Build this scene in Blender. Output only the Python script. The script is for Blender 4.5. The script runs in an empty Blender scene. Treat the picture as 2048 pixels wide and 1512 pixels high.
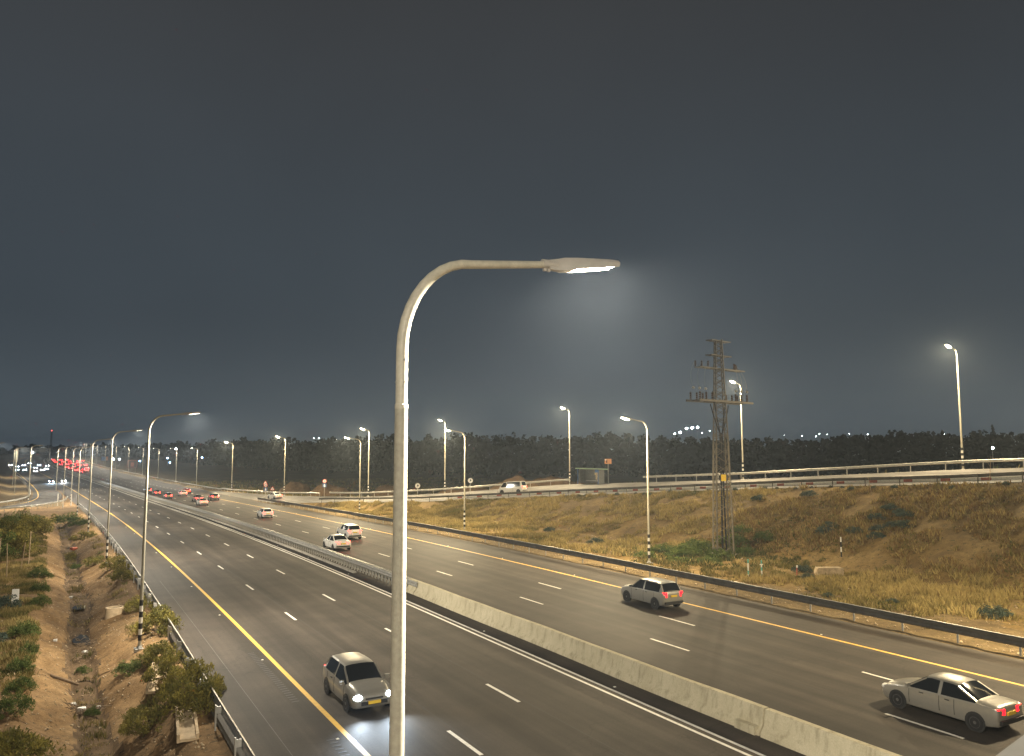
import bpy, bmesh, math, random
import numpy as np
from mathutils import Vector, Matrix, noise as mnoise

R = math.radians
random.seed(7)
rng = np.random.default_rng(7)
scene = bpy.context.scene
COL = scene.collection

# ------------------------------------------------------------------ camera
cam_data = bpy.data.cameras.new("camera")
cam_data.sensor_width = 36.0
cam_data.lens = 36.0 * 1550.0 / 2048.0
cam_data.clip_start = 0.05
cam_data.clip_end = 6000.0
cam = bpy.data.objects.new("camera", cam_data)
COL.objects.link(cam)
cam.location = (0.0, 0.0, 10.0)
cam.rotation_euler = (R(90 + 5.454), 0.0, -R(29.863))
scene.camera = cam

# ------------------------------------------------------------------ night sky
world = bpy.data.worlds.new("World")
scene.world = world
world.use_nodes = True
wn = world.node_tree
wn.nodes.clear()
w_out = wn.nodes.new("ShaderNodeOutputWorld")
w_bg = wn.nodes.new("ShaderNodeBackground")
w_tc = wn.nodes.new("ShaderNodeTexCoord")
w_sep = wn.nodes.new("ShaderNodeSeparateXYZ")
w_ramp = wn.nodes.new("ShaderNodeValToRGB")
w_ramp.color_ramp.interpolation = 'EASE'
cr = w_ramp.color_ramp
cr.elements[0].position = 0.0
cr.elements[0].color = (0.072, 0.092, 0.108, 1)
cr.elements[1].position = 0.62
cr.elements[1].color = (0.0405, 0.0425, 0.0450, 1)
e = cr.elements.new(0.17)
e.color = (0.047, 0.060, 0.073, 1)
wn.links.new(w_tc.outputs["Generated"], w_sep.inputs[0])
wn.links.new(w_sep.outputs["Z"], w_ramp.inputs[0])
w_noise = wn.nodes.new("ShaderNodeTexNoise")
w_noise.inputs["Scale"].default_value = 1.7
w_noise.inputs["Detail"].default_value = 5.0
w_map = wn.nodes.new("ShaderNodeMapRange")
w_map.inputs["From Min"].default_value = 0.3
w_map.inputs["From Max"].default_value = 0.7
w_map.inputs["To Min"].default_value = 0.90
w_map.inputs["To Max"].default_value = 1.10
w_mul = wn.nodes.new("ShaderNodeVectorMath")
w_mul.operation = 'SCALE'
wn.links.new(w_tc.outputs["Generated"], w_noise.inputs["Vector"])
wn.links.new(w_noise.outputs[0], w_map.inputs[0])
wn.links.new(w_ramp.outputs[0], w_mul.inputs[0])
wn.links.new(w_map.outputs[0], w_mul.inputs["Scale"])
wn.links.new(w_mul.outputs[0], w_bg.inputs[0])
wn.links.new(w_bg.outputs[0], w_out.inputs[0])
w_bg.inputs[1].default_value = 1.0

LAMP_STRENGTH = 21000.0
LAMP_COLOR = (1.0, 0.90, 0.72)
HAZE_DENSITY = 0.0003

vs = scene.view_settings
vs.view_transform = 'Standard'
vs.look = 'None'
vs.exposure = 0.0
vs.gamma = 1.0
vs.use_curve_mapping = False
cyc = scene.cycles
cyc.use_denoising = True
cyc.max_bounces = 4
cyc.diffuse_bounces = 2
cyc.glossy_bounces = 2
cyc.transmission_bounces = 2
cyc.volume_bounces = 0
cyc.transparent_max_bounces = 8
cyc.sample_clamp_indirect = 3.0
cyc.sample_clamp_direct = 120.0
cyc.use_light_tree = True

# ------------------------------------------------------------------ road alignment
def sstep(t):
    t = np.clip(t, 0.0, 1.0)
    return t * t * (3 - 2 * t)

_S = np.arange(-80.0, 1801.0, 1.0)
_C = np.zeros_like(_S)
_h = _c = 0.0
for _i, _s in enumerate(_S):
    _k = 1 / 4290.0 if 42 < _s < 480 else (-1 / 2200.0 if 480 <= _s < 900 else 0.0)
    _h += _k
    _c += _h
    _C[_i] = _c
_Z = -1.7 * sstep((_S - 45) / 210) + 7.0 * sstep((_S - 300) / 500)

def cs(s):
    return np.interp(s, _S, _C)
def zs(s):
    return np.interp(s, _S, _Z)
def W(u0, s, dz=0.0):
    """road coordinates (offset to the right, distance along) -> world point"""
    return Vector((float(u0 - cs(s)), float(s), float(zs(s) + dz)))

def smooth_tab(ss_, vv, w=9):
    t = np.interp(_S, ss_, vv)
    k = np.hanning(w * 2 + 1)
    k /= k.sum()
    tp = np.concatenate([np.full(w, t[0]), t, np.full(w, t[-1])])
    return np.convolve(tp, k, mode='valid')

_N = smooth_tab([-80, 10, 34, 43, 56, 74, 105.6, 128.3, 150.6, 172, 240, 300], [70, 71.5, 72.6, 73.2, 73.6, 72.4, 67.4, 54.6, 45.0, 41.6, 41.6, 41.6])
_F = smooth_tab([-80, 10, 34, 51, 80.6, 118, 136.5, 155.5, 189, 229, 280, 1700], [93, 91.5, 90, 88, 84.2, 79.5, 63.6, 55.5, 47.7, 45.3, 45.3, 45.3])
_zN = smooth_tab([-80, 0, 34, 43, 56, 74, 105.6, 128.3, 150.6, 172, 190], [8.8, 8.6, 7.6, 6.95, 6.28, 5.1, 2.98, 1.19, 0.2, -1.05, -1.3], 5)
_zN = np.where(_S > 185, _Z, _zN)
_zF = smooth_tab([-80, 0, 34, 51, 80.6, 118, 136.5, 155.5, 189, 229, 280], [9.2, 9.2, 8.8, 8.05, 6.05, 4.14, 2.06, 0.75, -0.35, -1.2, -1.69], 5)
_zF = np.where(_S > 285, _Z, _zF)
def Nn(s): return np.interp(s, _S, _N)
def Ff(s): return np.interp(s, _S, _F)
def zN(s): return np.interp(s, _S, _zN)
def zF(s): return np.interp(s, _S, _zF)

def vnoise(x, y, sc, seed=0.0):
    """cheap smooth value noise on numpy arrays, about -1..1"""
    x = np.asarray(x, float) * sc + seed * 17.3
    y = np.asarray(y, float) * sc + seed * 9.1
    xi = np.floor(x); yi = np.floor(y)
    fx = x - xi; fy = y - yi
    fx = fx * fx * (3 - 2 * fx); fy = fy * fy * (3 - 2 * fy)
    def hsh(a, b):
        v = np.sin(a * 127.1 + b * 311.7) * 43758.5453
        return (v - np.floor(v)) * 2 - 1
    a = hsh(xi, yi); b = hsh(xi + 1, yi); c = hsh(xi, yi + 1); d = hsh(xi + 1, yi + 1)
    return (a * (1 - fx) + b * fx) * (1 - fy) + (c * (1 - fx) + d * fx) * fy

def slip_left(s):
    """u0 of the far-left edge of the slip road platform"""
    return np.interp(s, [150, 170, 185, 200, 215, 240, 700], [-40, -28, -18, -8, -4, -2.2, -2.0])

def ground_z(u, s):
    u = np.asarray(u, float); s = np.asarray(s, float)
    zr = zs(s)
    z = zr - 0.10 + 0 * u
    # ---------------- left side: verge, ditch, flat
    n1 = vnoise(u, s, 0.45, 1); n2 = vnoise(u, s, 1.3, 2); n3 = vnoise(u, s, 3.1, 3)
    gul = vnoise(u * 0.25, s, 0.33, 5)            # gullies running down the banks
    uc = 1.45 + 0.28 * vnoise(0 * s, s, 0.16, 7) + 0.10 * vnoise(0 * s, s, 0.6, 8)
    hw = 0.50 + 0.13 * vnoise(0 * s, s, 0.35, 9)
    d = np.abs(u - uc)
    depth = 1.60 + 0.12 * vnoise(u * 0, s, 0.3, 11)
    wl = np.where(u > uc, 2.15, 2.3)
    t = np.clip((d - hw) / wl, 0, 1)
    bank = -0.28 - (depth - 0.28) * (1 - np.power(t, 0.72))
    inner = np.where(d < hw, -depth + 0.07 * n2 + 0.05 * n3 - 0.12 * np.exp(-((d - hw * 0.9) / 0.10) ** 2), bank)
    mid = np.exp(-((t - 0.5) / 0.35) ** 2) * (d >= hw)
    inner = inner + mid * (0.36 * gul - 0.14 * np.abs(vnoise(u * 0.35, s, 0.8, 6)) + 0.05 * n2)
    inner = inner + (t > 0.02) * (0.05 * n2 + 0.03 * n3)
    farleft = -0.32 + 0.10 * n1 + 0.05 * n2 + 0.02 * n3 + 0.02 * np.clip(-u - 2, 0, 40)
    zl = zr + np.where(u < -1.6, farleft, inner)
    blend = np.clip((u + 2.4) / 1.2, 0, 1)
    zl = np.where((u < -1.2), zr + farleft * (1 - blend) + inner * blend, zl)
    verge = np.clip((u - 4.0) / 0.9, 0, 1)
    zl = zl * (1 - verge) + (zr - 0.09 + 0.02 * n2) * verge
    # ditch ends at the slip road
    e_ = sstep((s - (156 + np.clip(-u, 0, 12) * 0.3)) / 14.0)
    sl = slip_left(s)
    plat = zr - 0.12
    bankl = plat + np.clip((sl - 5.0 - u), 0, 9) * 0.30 * sstep((s - 185) / 25) + 0.12 * n1
    plat = np.where(u < sl - 4.5, bankl, plat)
    zl = zl * (1 - e_) + plat * e_
    near = sstep((s - 4) / 12.0)
    z = np.where(u < 5.2, zl * 1.0, z)
    # ---------------- right side: verge, embankment, ramp, ground behind
    N = Nn(s); F = Ff(s); a = zN(s); b = zF(s)
    toe = 45.0 + np.clip(N - 45.5, 0, 60) * 0.42
    vz = zr + 0.02 + 0.05 * n1 + 0.04 * n2 + 0.012 * np.clip(u - 42, 0, 20)
    top = N - 0.9
    tt = np.clip((u - toe) / np.maximum(top - toe, 0.3), 0, 1)
    sl_z = vz * (1 - tt) + (a - 0.12) * tt + (0.16 * n1 + 0.09 * n2 + 0.10 * gul) * (tt * (1 - tt) * 4)
    z = np.where(u > 40.9, sl_z, z)
    cr_ = np.clip((u - N) / np.maximum(F - N, 0.5), 0, 1)
    rz = a * (1 - cr_) + b * cr_ - 0.10
    z = np.where(u > top, np.where(s < 300, rz, zr - 0.1), z)
    beh = b - 0.12 - np.clip(u - F - 1.5, 0, 400) * 0.22
    low = np.minimum(zr + 0.2 + 0.4 * vnoise(u, s, 0.05, 13), b - 0.12)
    beh = np.maximum(beh, low) + np.clip(u - F - 2, 0, 3) / 3 * (0.12 * n1 + 0.25 * vnoise(u, s, 0.12, 14))
    z = np.where(u > F + 1.2, beh, z)
    return z

def G(u0, s):
    """ground point in the world"""
    return Vector((float(u0 - cs(s)), float(s), float(ground_z(u0, s))))

# ------------------------------------------------------------------ materials
def new_mat(name):
    m = bpy.data.materials.new(name)
    m.use_nodes = True
    nt = m.node_tree
    b = nt.nodes["Principled BSDF"]
    return m, nt, b

def noise_node(nt, scale, detail=4, rough=0.55, vec=None, dist=0.0):
    n = nt.nodes.new("ShaderNodeTexNoise")
    n.inputs["Scale"].default_value = scale
    n.inputs["Detail"].default_value = detail
    n.inputs["Roughness"].default_value = rough
    n.inputs["Distortion"].default_value = dist
    if vec is not None:
        nt.links.new(vec, n.inputs["Vector"])
    return n

def ramp_node(nt, fac, stops):
    r = nt.nodes.new("ShaderNodeValToRGB")
    els = r.color_ramp.elements
    els[0].position = stops[0][0]; els[0].color = (*stops[0][1], 1)
    els[1].position = stops[-1][0]; els[1].color = (*stops[-1][1], 1)
    for p, c in stops[1:-1]:
        x = els.new(p); x.color = (*c, 1)
    nt.links.new(fac, r.inputs[0])
    return r

def mix_node(nt, fac, a, b, mode='MIX'):
    m = nt.nodes.new("ShaderNodeMix")
    m.data_type = 'RGBA'
    m.blend_type = mode
    if isinstance(fac, (int, float)):
        m.inputs[0].default_value = fac
    else:
        nt.links.new(fac, m.inputs[0])
    for sock, v in ((6, a), (7, b)):
        if isinstance(v, tuple):
            m.inputs[sock].default_value = (*v, 1)
        else:
            nt.links.new(v, m.inputs[sock])
    return m.outputs[2]

def bump(nt, bsdf, height, strength, dist=0.05):
    b = nt.nodes.new("ShaderNodeBump")
    b.inputs["Strength"].default_value = strength
    b.inputs["Distance"].default_value = dist
    nt.links.new(height, b.inputs["Height"])
    nt.links.new(b.outputs[0], bsdf.inputs["Normal"])

def coords(nt, kind="Object", scale=None):
    t = nt.nodes.new("ShaderNodeTexCoord")
    o = t.outputs[kind]
    if scale:
        mp = nt.nodes.new("ShaderNodeMapping")
        mp.inputs["Scale"].default_value = scale
        nt.links.new(o, mp.inputs["Vector"])
        o = mp.outputs[0]
    return o

def simple(name, col, rough=0.6, metal=0.0, var=0.25, scale=6.0, spec=0.5, bmp=0.0, coat=0.0):
    m, nt, b = new_mat(name)
    v = coords(nt)
    n = noise_node(nt, scale, 5, 0.6, v)
    lo = tuple(c * (1 - var) for c in col)
    hi = tuple(min(1, c * (1 + var)) for c in col)
    r = ramp_node(nt, n.outputs[0], [(0.3, lo), (0.7, hi)])
    nt.links.new(r.outputs[0], b.inputs["Base Color"])
    b.inputs["Roughness"].default_value = rough
    b.inputs["Metallic"].default_value = metal
    b.inputs["Specular IOR Level"].default_value = spec
    if coat:
        b.inputs["Coat Weight"].default_value = coat
        b.inputs["Coat Roughness"].default_value = 0.08
    if bmp:
        bump(nt, b, n.outputs[0], bmp, 0.02)
    return m

def emit(name, col, strength, front=True):
    m, nt, b = new_mat(name)
    b.inputs["Base Color"].default_value = (*col, 1)
    b.inputs["Emission Color"].default_value = (*col, 1)
    b.inputs["Emission Strength"].default_value = strength
    m.cycles.emission_sampling = 'FRONT' if front else 'NONE'
    return m

def asphalt(name, base, warm=(1.0, 0.97, 0.93), lanes=False):
    m, nt, b = new_mat(name)
    v = coords(nt)
    fine = noise_node(nt, 14.0, 6, 0.75, v)
    patch = noise_node(nt, 0.35, 4, 0.6, v)
    vs_ = coords(nt, "Object", (0.55, 0.012, 1.0))
    streak = noise_node(nt, 1.6, 4, 0.6, vs_)
    c = lambda k: tuple(base * k * w for w in warm)
    r1 = ramp_node(nt, fine.outputs[0], [(0.25, c(0.65)), (0.75, c(1.35))])
    r2 = ramp_node(nt, streak.outputs[0], [(0.33, (0.58, 0.58, 0.58)), (0.67, (1.45, 1.43, 1.40))])
    r3 = ramp_node(nt, patch.outputs[0], [(0.32, (0.76, 0.76, 0.77)), (0.68, (1.24, 1.23, 1.2))])
    col = mix_node(nt, 1.0, mix_node(nt, 1.0, r1.outputs[0], r2.outputs[0], 'MULTIPLY'), r3.outputs[0], 'MULTIPLY')
    if lanes:
        at = nt.nodes.new("ShaderNodeAttribute")
        at.attribute_name = "u0"
        mr = nt.nodes.new("ShaderNodeMapRange")
        mr.inputs["From Min"].default_value = 5.0
        mr.inputs["From Max"].default_value = 41.0
        wob = noise_node(nt, 0.25, 3, 0.5, v)
        ad = nt.nodes.new("ShaderNodeMath"); ad.operation = 'MULTIPLY_ADD'
        ad.inputs[1].default_value = 0.5; ad.inputs[2].default_value = -0.25
        nt.links.new(wob.outputs[0], ad.inputs[0])
        sm = nt.nodes.new("ShaderNodeMath"); sm.operation = 'ADD'
        nt.links.new(at.outputs["Fac"], sm.inputs[0]); nt.links.new(ad.outputs[0], sm.inputs[1])
        nt.links.new(sm.outputs[0], mr.inputs[0])
        g_ = lambda k: (k, k, k)
        stops = [(0.0, g_(0.98))]
        for c_ in (10.8, 14.4, 18.2, 25.9, 29.9, 34.1):
            for d_, k_ in ((-1.55, 1.0), (-0.85, 1.13), (0.0, 0.78), (0.85, 1.13)):
                stops.append(((c_ + d_ - 5.0) / 36.0, g_(k_)))
        stops.append((1.0, g_(0.95)))
        lr = ramp_node(nt, mr.outputs[0], stops)
        col = mix_node(nt, 1.0, col, lr.outputs[0], 'MULTIPLY')
    # hairline sealed cracks
    vor = nt.nodes.new("ShaderNodeTexVoronoi")
    vor.feature = 'DISTANCE_TO_EDGE'
    vor.inputs["Scale"].default_value = 0.16
    nt.links.new(noise_mix_vec(nt, v, 0.9), vor.inputs["Vector"])
    cr_ = ramp_node(nt, vor.outputs["Distance"], [(0.0, (0.55, 0.55, 0.55)), (0.006, (1, 1, 1))])
    col = mix_node(nt, 0.6, col, mix_node(nt, 1.0, col, cr_.outputs[0], 'MULTIPLY'))
    nt.links.new(col, b.inputs["Base Color"])
    b.inputs["Roughness"].default_value = 0.72
    b.inputs["Specular IOR Level"].default_value = 0.20
    bump(nt, b, fine.outputs[0], 0.35, 0.01)
    return m

def noise_mix_vec(nt, v, amt):
    n = noise_node(nt, 0.5, 3, 0.5, v)
    add = nt.nodes.new("ShaderNodeVectorMath")
    add.operation = 'MULTIPLY_ADD'
    add.inputs[1].default_value = (amt * 3, amt * 3, amt * 3)
    nt.links.new(n.outputs["Color"], add.inputs[0])
    nt.links.new(v, add.inputs[2])
    return add.outputs[0]

def soil(name, dark, midc, light, sc=1.0, speck=None, bmp=0.5):
    m, nt, b = new_mat(name)
    v = coords(nt)
    big = noise_node(nt, 0.22 * sc, 5, 0.6, v, 0.6)
    med = noise_node(nt, 1.7 * sc, 6, 0.7, v)
    fine = noise_node(nt, 9.0 * sc, 5, 0.75, v)
    r1 = ramp_node(nt, big.outputs[0], [(0.28, dark), (0.5, midc), (0.72, light)])
    r2 = ramp_node(nt, med.outputs[0], [(0.25, (0.55, 0.54, 0.52)), (0.75, (1.35, 1.35, 1.33))])
    r3 = ramp_node(nt, fine.outputs[0], [(0.25, (0.62, 0.62, 0.62)), (0.75, (1.3, 1.3, 1.3))])
    col = mix_node(nt, 1.0, mix_node(nt, 1.0, r1.outputs[0], r2.outputs[0], 'MULTIPLY'), r3.outputs[0], 'MULTIPLY')
    if speck:
        sp = noise_node(nt, 3.2 * sc, 3, 0.5, v, 1.0)
        rs = ramp_node(nt, sp.outputs[0], [(0.60, (0, 0, 0)), (0.68, (1, 1, 1))])
        col = mix_node(nt, rs.outputs[0], col, speck)
    nt.links.new(col, b.inputs["Base Color"])
    b.inputs["Roughness"].default_value = 0.95
    b.inputs["Specular IOR Level"].default_value = 0.15
    bump(nt, b, fine.outputs[0], bmp, 0.06)
    return m

def leafmat(name, cols, trans=0.25, spec=0.25):
    m, nt, b = new_mat(name)
    a = nt.nodes.new("ShaderNodeAttribute")
    a.attribute_name = "tone"
    r = ramp_node(nt, a.outputs["Fac"], [(i / (len(cols) - 1), c) for i, c in enumerate(cols)])
    nt.links.new(r.outputs[0], b.inputs["Base Color"])
    b.inputs["Roughness"].default_value = 0.8
    b.inputs["Specular IOR Level"].default_value = spec
    tr = nt.nodes.new("ShaderNodeBsdfTranslucent")
    nt.links.new(r.outputs[0], tr.inputs[0])
    mx = nt.nodes.new("ShaderNodeMixShader")
    mx.inputs[0].default_value = trans
    nt.links.new(b.outputs[0], mx.inputs[1])
    nt.links.new(tr.outputs[0], mx.inputs[2])
    nt.links.new(mx.outputs[0], nt.nodes["Material Output"].inputs[0])
    return m

def barrier_mat():
    m, nt, b = new_mat("barrier_concrete")
    v = coords(nt)
    vstk = coords(nt, "Object", (3.0, 2.2, 0.25))
    n1 = noise_node(nt, 1.0, 5, 0.65, v)
    n2 = noise_node(nt, 1.4, 5, 0.7, vstk)
    n3 = noise_node(nt, 22.0, 3, 0.7, v)
    r1 = ramp_node(nt, n1.outputs[0], [(0.3, (0.42, 0.37, 0.25)), (0.7, (0.52, 0.465, 0.33))])
    r2 = ramp_node(nt, n2.outputs[0], [(0.32, (0.56, 0.55, 0.51)), (0.50, (1.0, 1.0, 1.0))])
    r3 = ramp_node(nt, n3.outputs[0], [(0.3, (0.85, 0.85, 0.85)), (0.7, (1.1, 1.1, 1.1))])
    col = mix_node(nt, 1.0, mix_node(nt, 0.8, r1.outputs[0], mix_node(nt, 1.0, r1.outputs[0], r2.outputs[0], 'MULTIPLY')), r3.outputs[0], 'MULTIPLY')
    nt.links.new(col, b.inputs["Base Color"])
    b.inputs["Roughness"].default_value = 0.9
    bump(nt, b, n3.outputs[0], 0.3, 0.02)
    return m

def paint_mat(name, col, worn=0.35):
    m, nt, b = new_mat(name)
    v = coords(nt)
    n = noise_node(nt, 5.0, 6, 0.75, v)
    r = ramp_node(nt, n.outputs[0], [(0.28, tuple(c * (1 - worn) for c in col)), (0.55, col)])
    nt.links.new(r.outputs[0], b.inputs["Base Color"])
    b.inputs["Roughness"].default_value = 0.55
    return m

M = {}
M['asphalt'] = asphalt("asphalt", 0.040, (1.0, 0.845, 0.715), True)
M['asphalt_slip'] = asphalt("asphalt_slip", 0.042, (1.0, 0.90, 0.80))
M['asphalt_ramp'] = asphalt("asphalt_ramp", 0.11, (1.0, 0.97, 0.95))
M['white_paint'] = paint_mat("white_paint", (0.74, 0.72, 0.66))
M['yellow_paint'] = paint_mat("yellow_paint", (0.72, 0.44, 0.06), 0.25)
M['red_paint'] = paint_mat("red_paint", (0.40, 0.10, 0.07), 0.5)
M['stud'] = simple("stud", (0.8, 0.78, 0.7), 0.3)
M['barrier'] = barrier_mat()
M['concrete'] = simple("concrete", (0.40, 0.37, 0.31), 0.9, var=0.3, scale=3, bmp=0.3)
M['concrete_warm'] = simple("concrete_warm", (0.46, 0.35, 0.22), 0.9, var=0.3, scale=3, bmp=0.3)
M['galv'] = simple("galvanised_steel", (0.40, 0.39, 0.36), 0.42, 0.35, var=0.2, scale=4)
M['galv_dull'] = simple("dull_galvanised", (0.26, 0.255, 0.24), 0.55, 0.3, var=0.25, scale=3)
M['rail_shaded'] = simple("shaded_rail_steel", (0.095, 0.088, 0.075), 0.6, 0.2, var=0.3, scale=2)  # galvanised steel darkened, shade of the backlit rail faces put into the colour
M['pole'] = simple("pole_steel", (0.50, 0.47, 0.385), 0.5, 0.0, var=0.16, scale=14)
M['pole_shaft'] = simple("pole_shaft", (0.35, 0.33, 0.265), 0.55, 0.0, var=0.16, scale=18)  # even mottled tone for the upright, darker than the arm
M['lum_body'] = simple("luminaire_body", (0.50, 0.47, 0.43), 0.5, 0.1, var=0.08, scale=10)
M['black_paint'] = simple("black_paint", (0.012, 0.012, 0.012), 0.6, var=0.2)
M['white_band'] = simple("white_band", (0.72, 0.70, 0.64), 0.6, var=0.1)
M['lamp_cool'] = emit("lamp_lens", LAMP_COLOR, LAMP_STRENGTH)
M['lamp_warm'] = emit("lamp_lens_warm", (1.0, 0.80, 0.48), LAMP_STRENGTH * 0.62)
M['soil'] = soil("soil", (0.12, 0.073, 0.034), (0.21, 0.131, 0.063), (0.30, 0.20, 0.102), 1.0, (0.085, 0.06, 0.03), 0.9)
M['ditch'] = soil("ditch_mud", (0.06, 0.04, 0.022), (0.11, 0.072, 0.04), (0.18, 0.12, 0.068), 1.3, (0.022, 0.018, 0.013))
M['slope'] = soil("slope_soil", (0.11, 0.072, 0.030), (0.18, 0.12, 0.046), (0.25, 0.175, 0.07), 1.0, (0.05, 0.046, 0.018))
M['sand'] = soil("verge_sand", (0.085, 0.060, 0.030), (0.14, 0.10, 0.050), (0.21, 0.155, 0.082), 1.4, (0.08, 0.062, 0.03))
M['field'] = soil("field_soil", (0.055, 0.045, 0.028), (0.09, 0.07, 0.042), (0.12, 0.095, 0.06), 0.5)
M['mound'] = soil("mound_earth", (0.07, 0.044, 0.026), (0.11, 0.07, 0.04), (0.15, 0.098, 0.056), 0.8)
M['grass'] = leafmat("dry_grass", [(0.045, 0.065, 0.020), (0.13, 0.112, 0.034), (0.245, 0.19, 0.072), (0.42, 0.33, 0.13), (0.165, 0.098, 0.042)])
M['weed'] = leafmat("green_weed", [(0.035, 0.060, 0.020), (0.065, 0.10, 0.026), (0.11, 0.14, 0.036), (0.17, 0.18, 0.05)])
M['shrub'] = leafmat("shrub_leaf", [(0.075, 0.075, 0.020), (0.13, 0.12, 0.030), (0.21, 0.18, 0.042), (0.36, 0.30, 0.07)])
M['saltbush'] = leafmat("saltbush_leaf", [(0.035, 0.055, 0.045), (0.06, 0.085, 0.065), (0.085, 0.11, 0.08)])
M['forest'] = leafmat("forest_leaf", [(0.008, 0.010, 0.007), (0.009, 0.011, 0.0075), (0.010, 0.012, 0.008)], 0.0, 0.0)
M['stem'] = simple("stem_wood", (0.14, 0.095, 0.055), 0.9, bmp=0.3)
M['stake'] = simple("stake_wood", (0.36, 0.27, 0.17), 0.9, bmp=0.3)
M['water'] = simple("ditch_water", (0.02, 0.018, 0.014), 0.03, var=0.1)
M['glass'] = simple("car_glass", (0.012, 0.014, 0.016), 0.06, var=0.1, spec=0.6)
M['tyre'] = simple("tyre", (0.012, 0.012, 0.012), 0.85, var=0.1)
M['rim'] = simple("rim", (0.16, 0.16, 0.16), 0.4, 0.6, var=0.1)
M['trim'] = simple("black_trim", (0.018, 0.018, 0.018), 0.6, var=0.1)
M['plate'] = simple("yellow_plate", (0.75, 0.52, 0.05), 0.5, var=0.05)
M['car_beige'] = simple("car_paint_beige", (0.30, 0.285, 0.25), 0.32, 0.35, var=0.03, coat=0.6)
M['car_silver'] = simple("car_paint_silver", (0.33, 0.325, 0.30), 0.3, 0.4, var=0.03, coat=0.6)
M['car_white'] = simple("car_paint_white", (0.74, 0.73, 0.70), 0.3, 0.0, var=0.02, coat=0.6)
M['car_grey'] = simple("car_paint_grey", (0.16, 0.165, 0.17), 0.3, 0.3, var=0.03, coat=0.6)
M['car_red'] = simple("car_paint_red", (0.30, 0.03, 0.025), 0.3, 0.1, var=0.03, coat=0.6)
M['head_near'] = emit("headlight_lens", (0.80, 0.93, 1.0), 60.0, False)
M['head_far'] = emit("headlight_lens_far", (0.62, 0.82, 1.0), 1500.0, False)
M['head_far_warm'] = emit("headlight_lens_far_warm", (1.0, 0.96, 0.88), 1500.0, False)
M['tail_near'] = emit("tail_lens", (1.0, 0.004, 0.010), 7.0, False)
M['tail_mid'] = emit("tail_lens_mid", (1.0, 0.008, 0.006), 60.0, False)
M['tail_far'] = emit("tail_lens_far", (1.0, 0.005, 0.006), 170.0, False)
M['far_white'] = emit("far_lamp_white", (0.85, 0.95, 1.0), 60.0, False)
M['far_blue'] = emit("far_lamp_blue", (0.30, 0.62, 1.0), 25.0, False)
M['far_red'] = emit("mast_light_red", (1.0, 0.1, 0.08), 6.0, False)
M['shelter_metal'] = simple("shelter_metal", (0.15, 0.155, 0.155), 0.6, 0.2)
M['shelter_green'] = simple("shelter_green", (0.20, 0.30, 0.20), 0.6)
M['blue'] = simple("sign_blue", (0.02, 0.10, 0.30), 0.5, var=0.1)
M['poster'] = simple("poster_cream", (0.45, 0.36, 0.22), 0.7, var=0.5, scale=4)
M['orange'] = simple("sign_orange", (0.55, 0.25, 0.11), 0.6, var=0.15)
M['sign_white'] = simple("sign_white", (0.72, 0.70, 0.66), 0.5, var=0.05)
M['sign_red'] = simple("sign_red", (0.50, 0.035, 0.03), 0.5, var=0.1)
M['sign_black'] = simple("sign_black", (0.015, 0.015, 0.015), 0.5, var=0.1)
M['steel_tower'] = simple("tower_steel", (0.14, 0.122, 0.092), 0.6, 0.2, var=0.25, scale=3)
M['porcelain'] = simple("insulator", (0.10, 0.07, 0.06), 0.4)
M['porcelain_cap'] = simple("insulator_cap", (0.45, 0.44, 0.42), 0.5)
M['cable'] = simple("black_cable", (0.012, 0.012, 0.014), 0.6, var=0.1)
M['yellow_plate'] = simple("warning_yellow", (0.72, 0.48, 0.03), 0.5, var=0.1)
M['mint'] = simple("mint_paint", (0.10, 0.36, 0.30), 0.6)
M['rubbish_white'] = simple("litter_white", (0.6, 0.58, 0.54), 0.7)
M['rubbish_red'] = simple("litter_red", (0.55, 0.12, 0.05), 0.7)
M['rock'] = simple("rock", (0.36, 0.28, 0.18), 0.95, var=0.4, scale=2.5, bmp=0.5)
M['parapet'] = simple("parapet_paint", (0.12, 0.115, 0.10), 0.8, var=0.12, scale=5)

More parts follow.
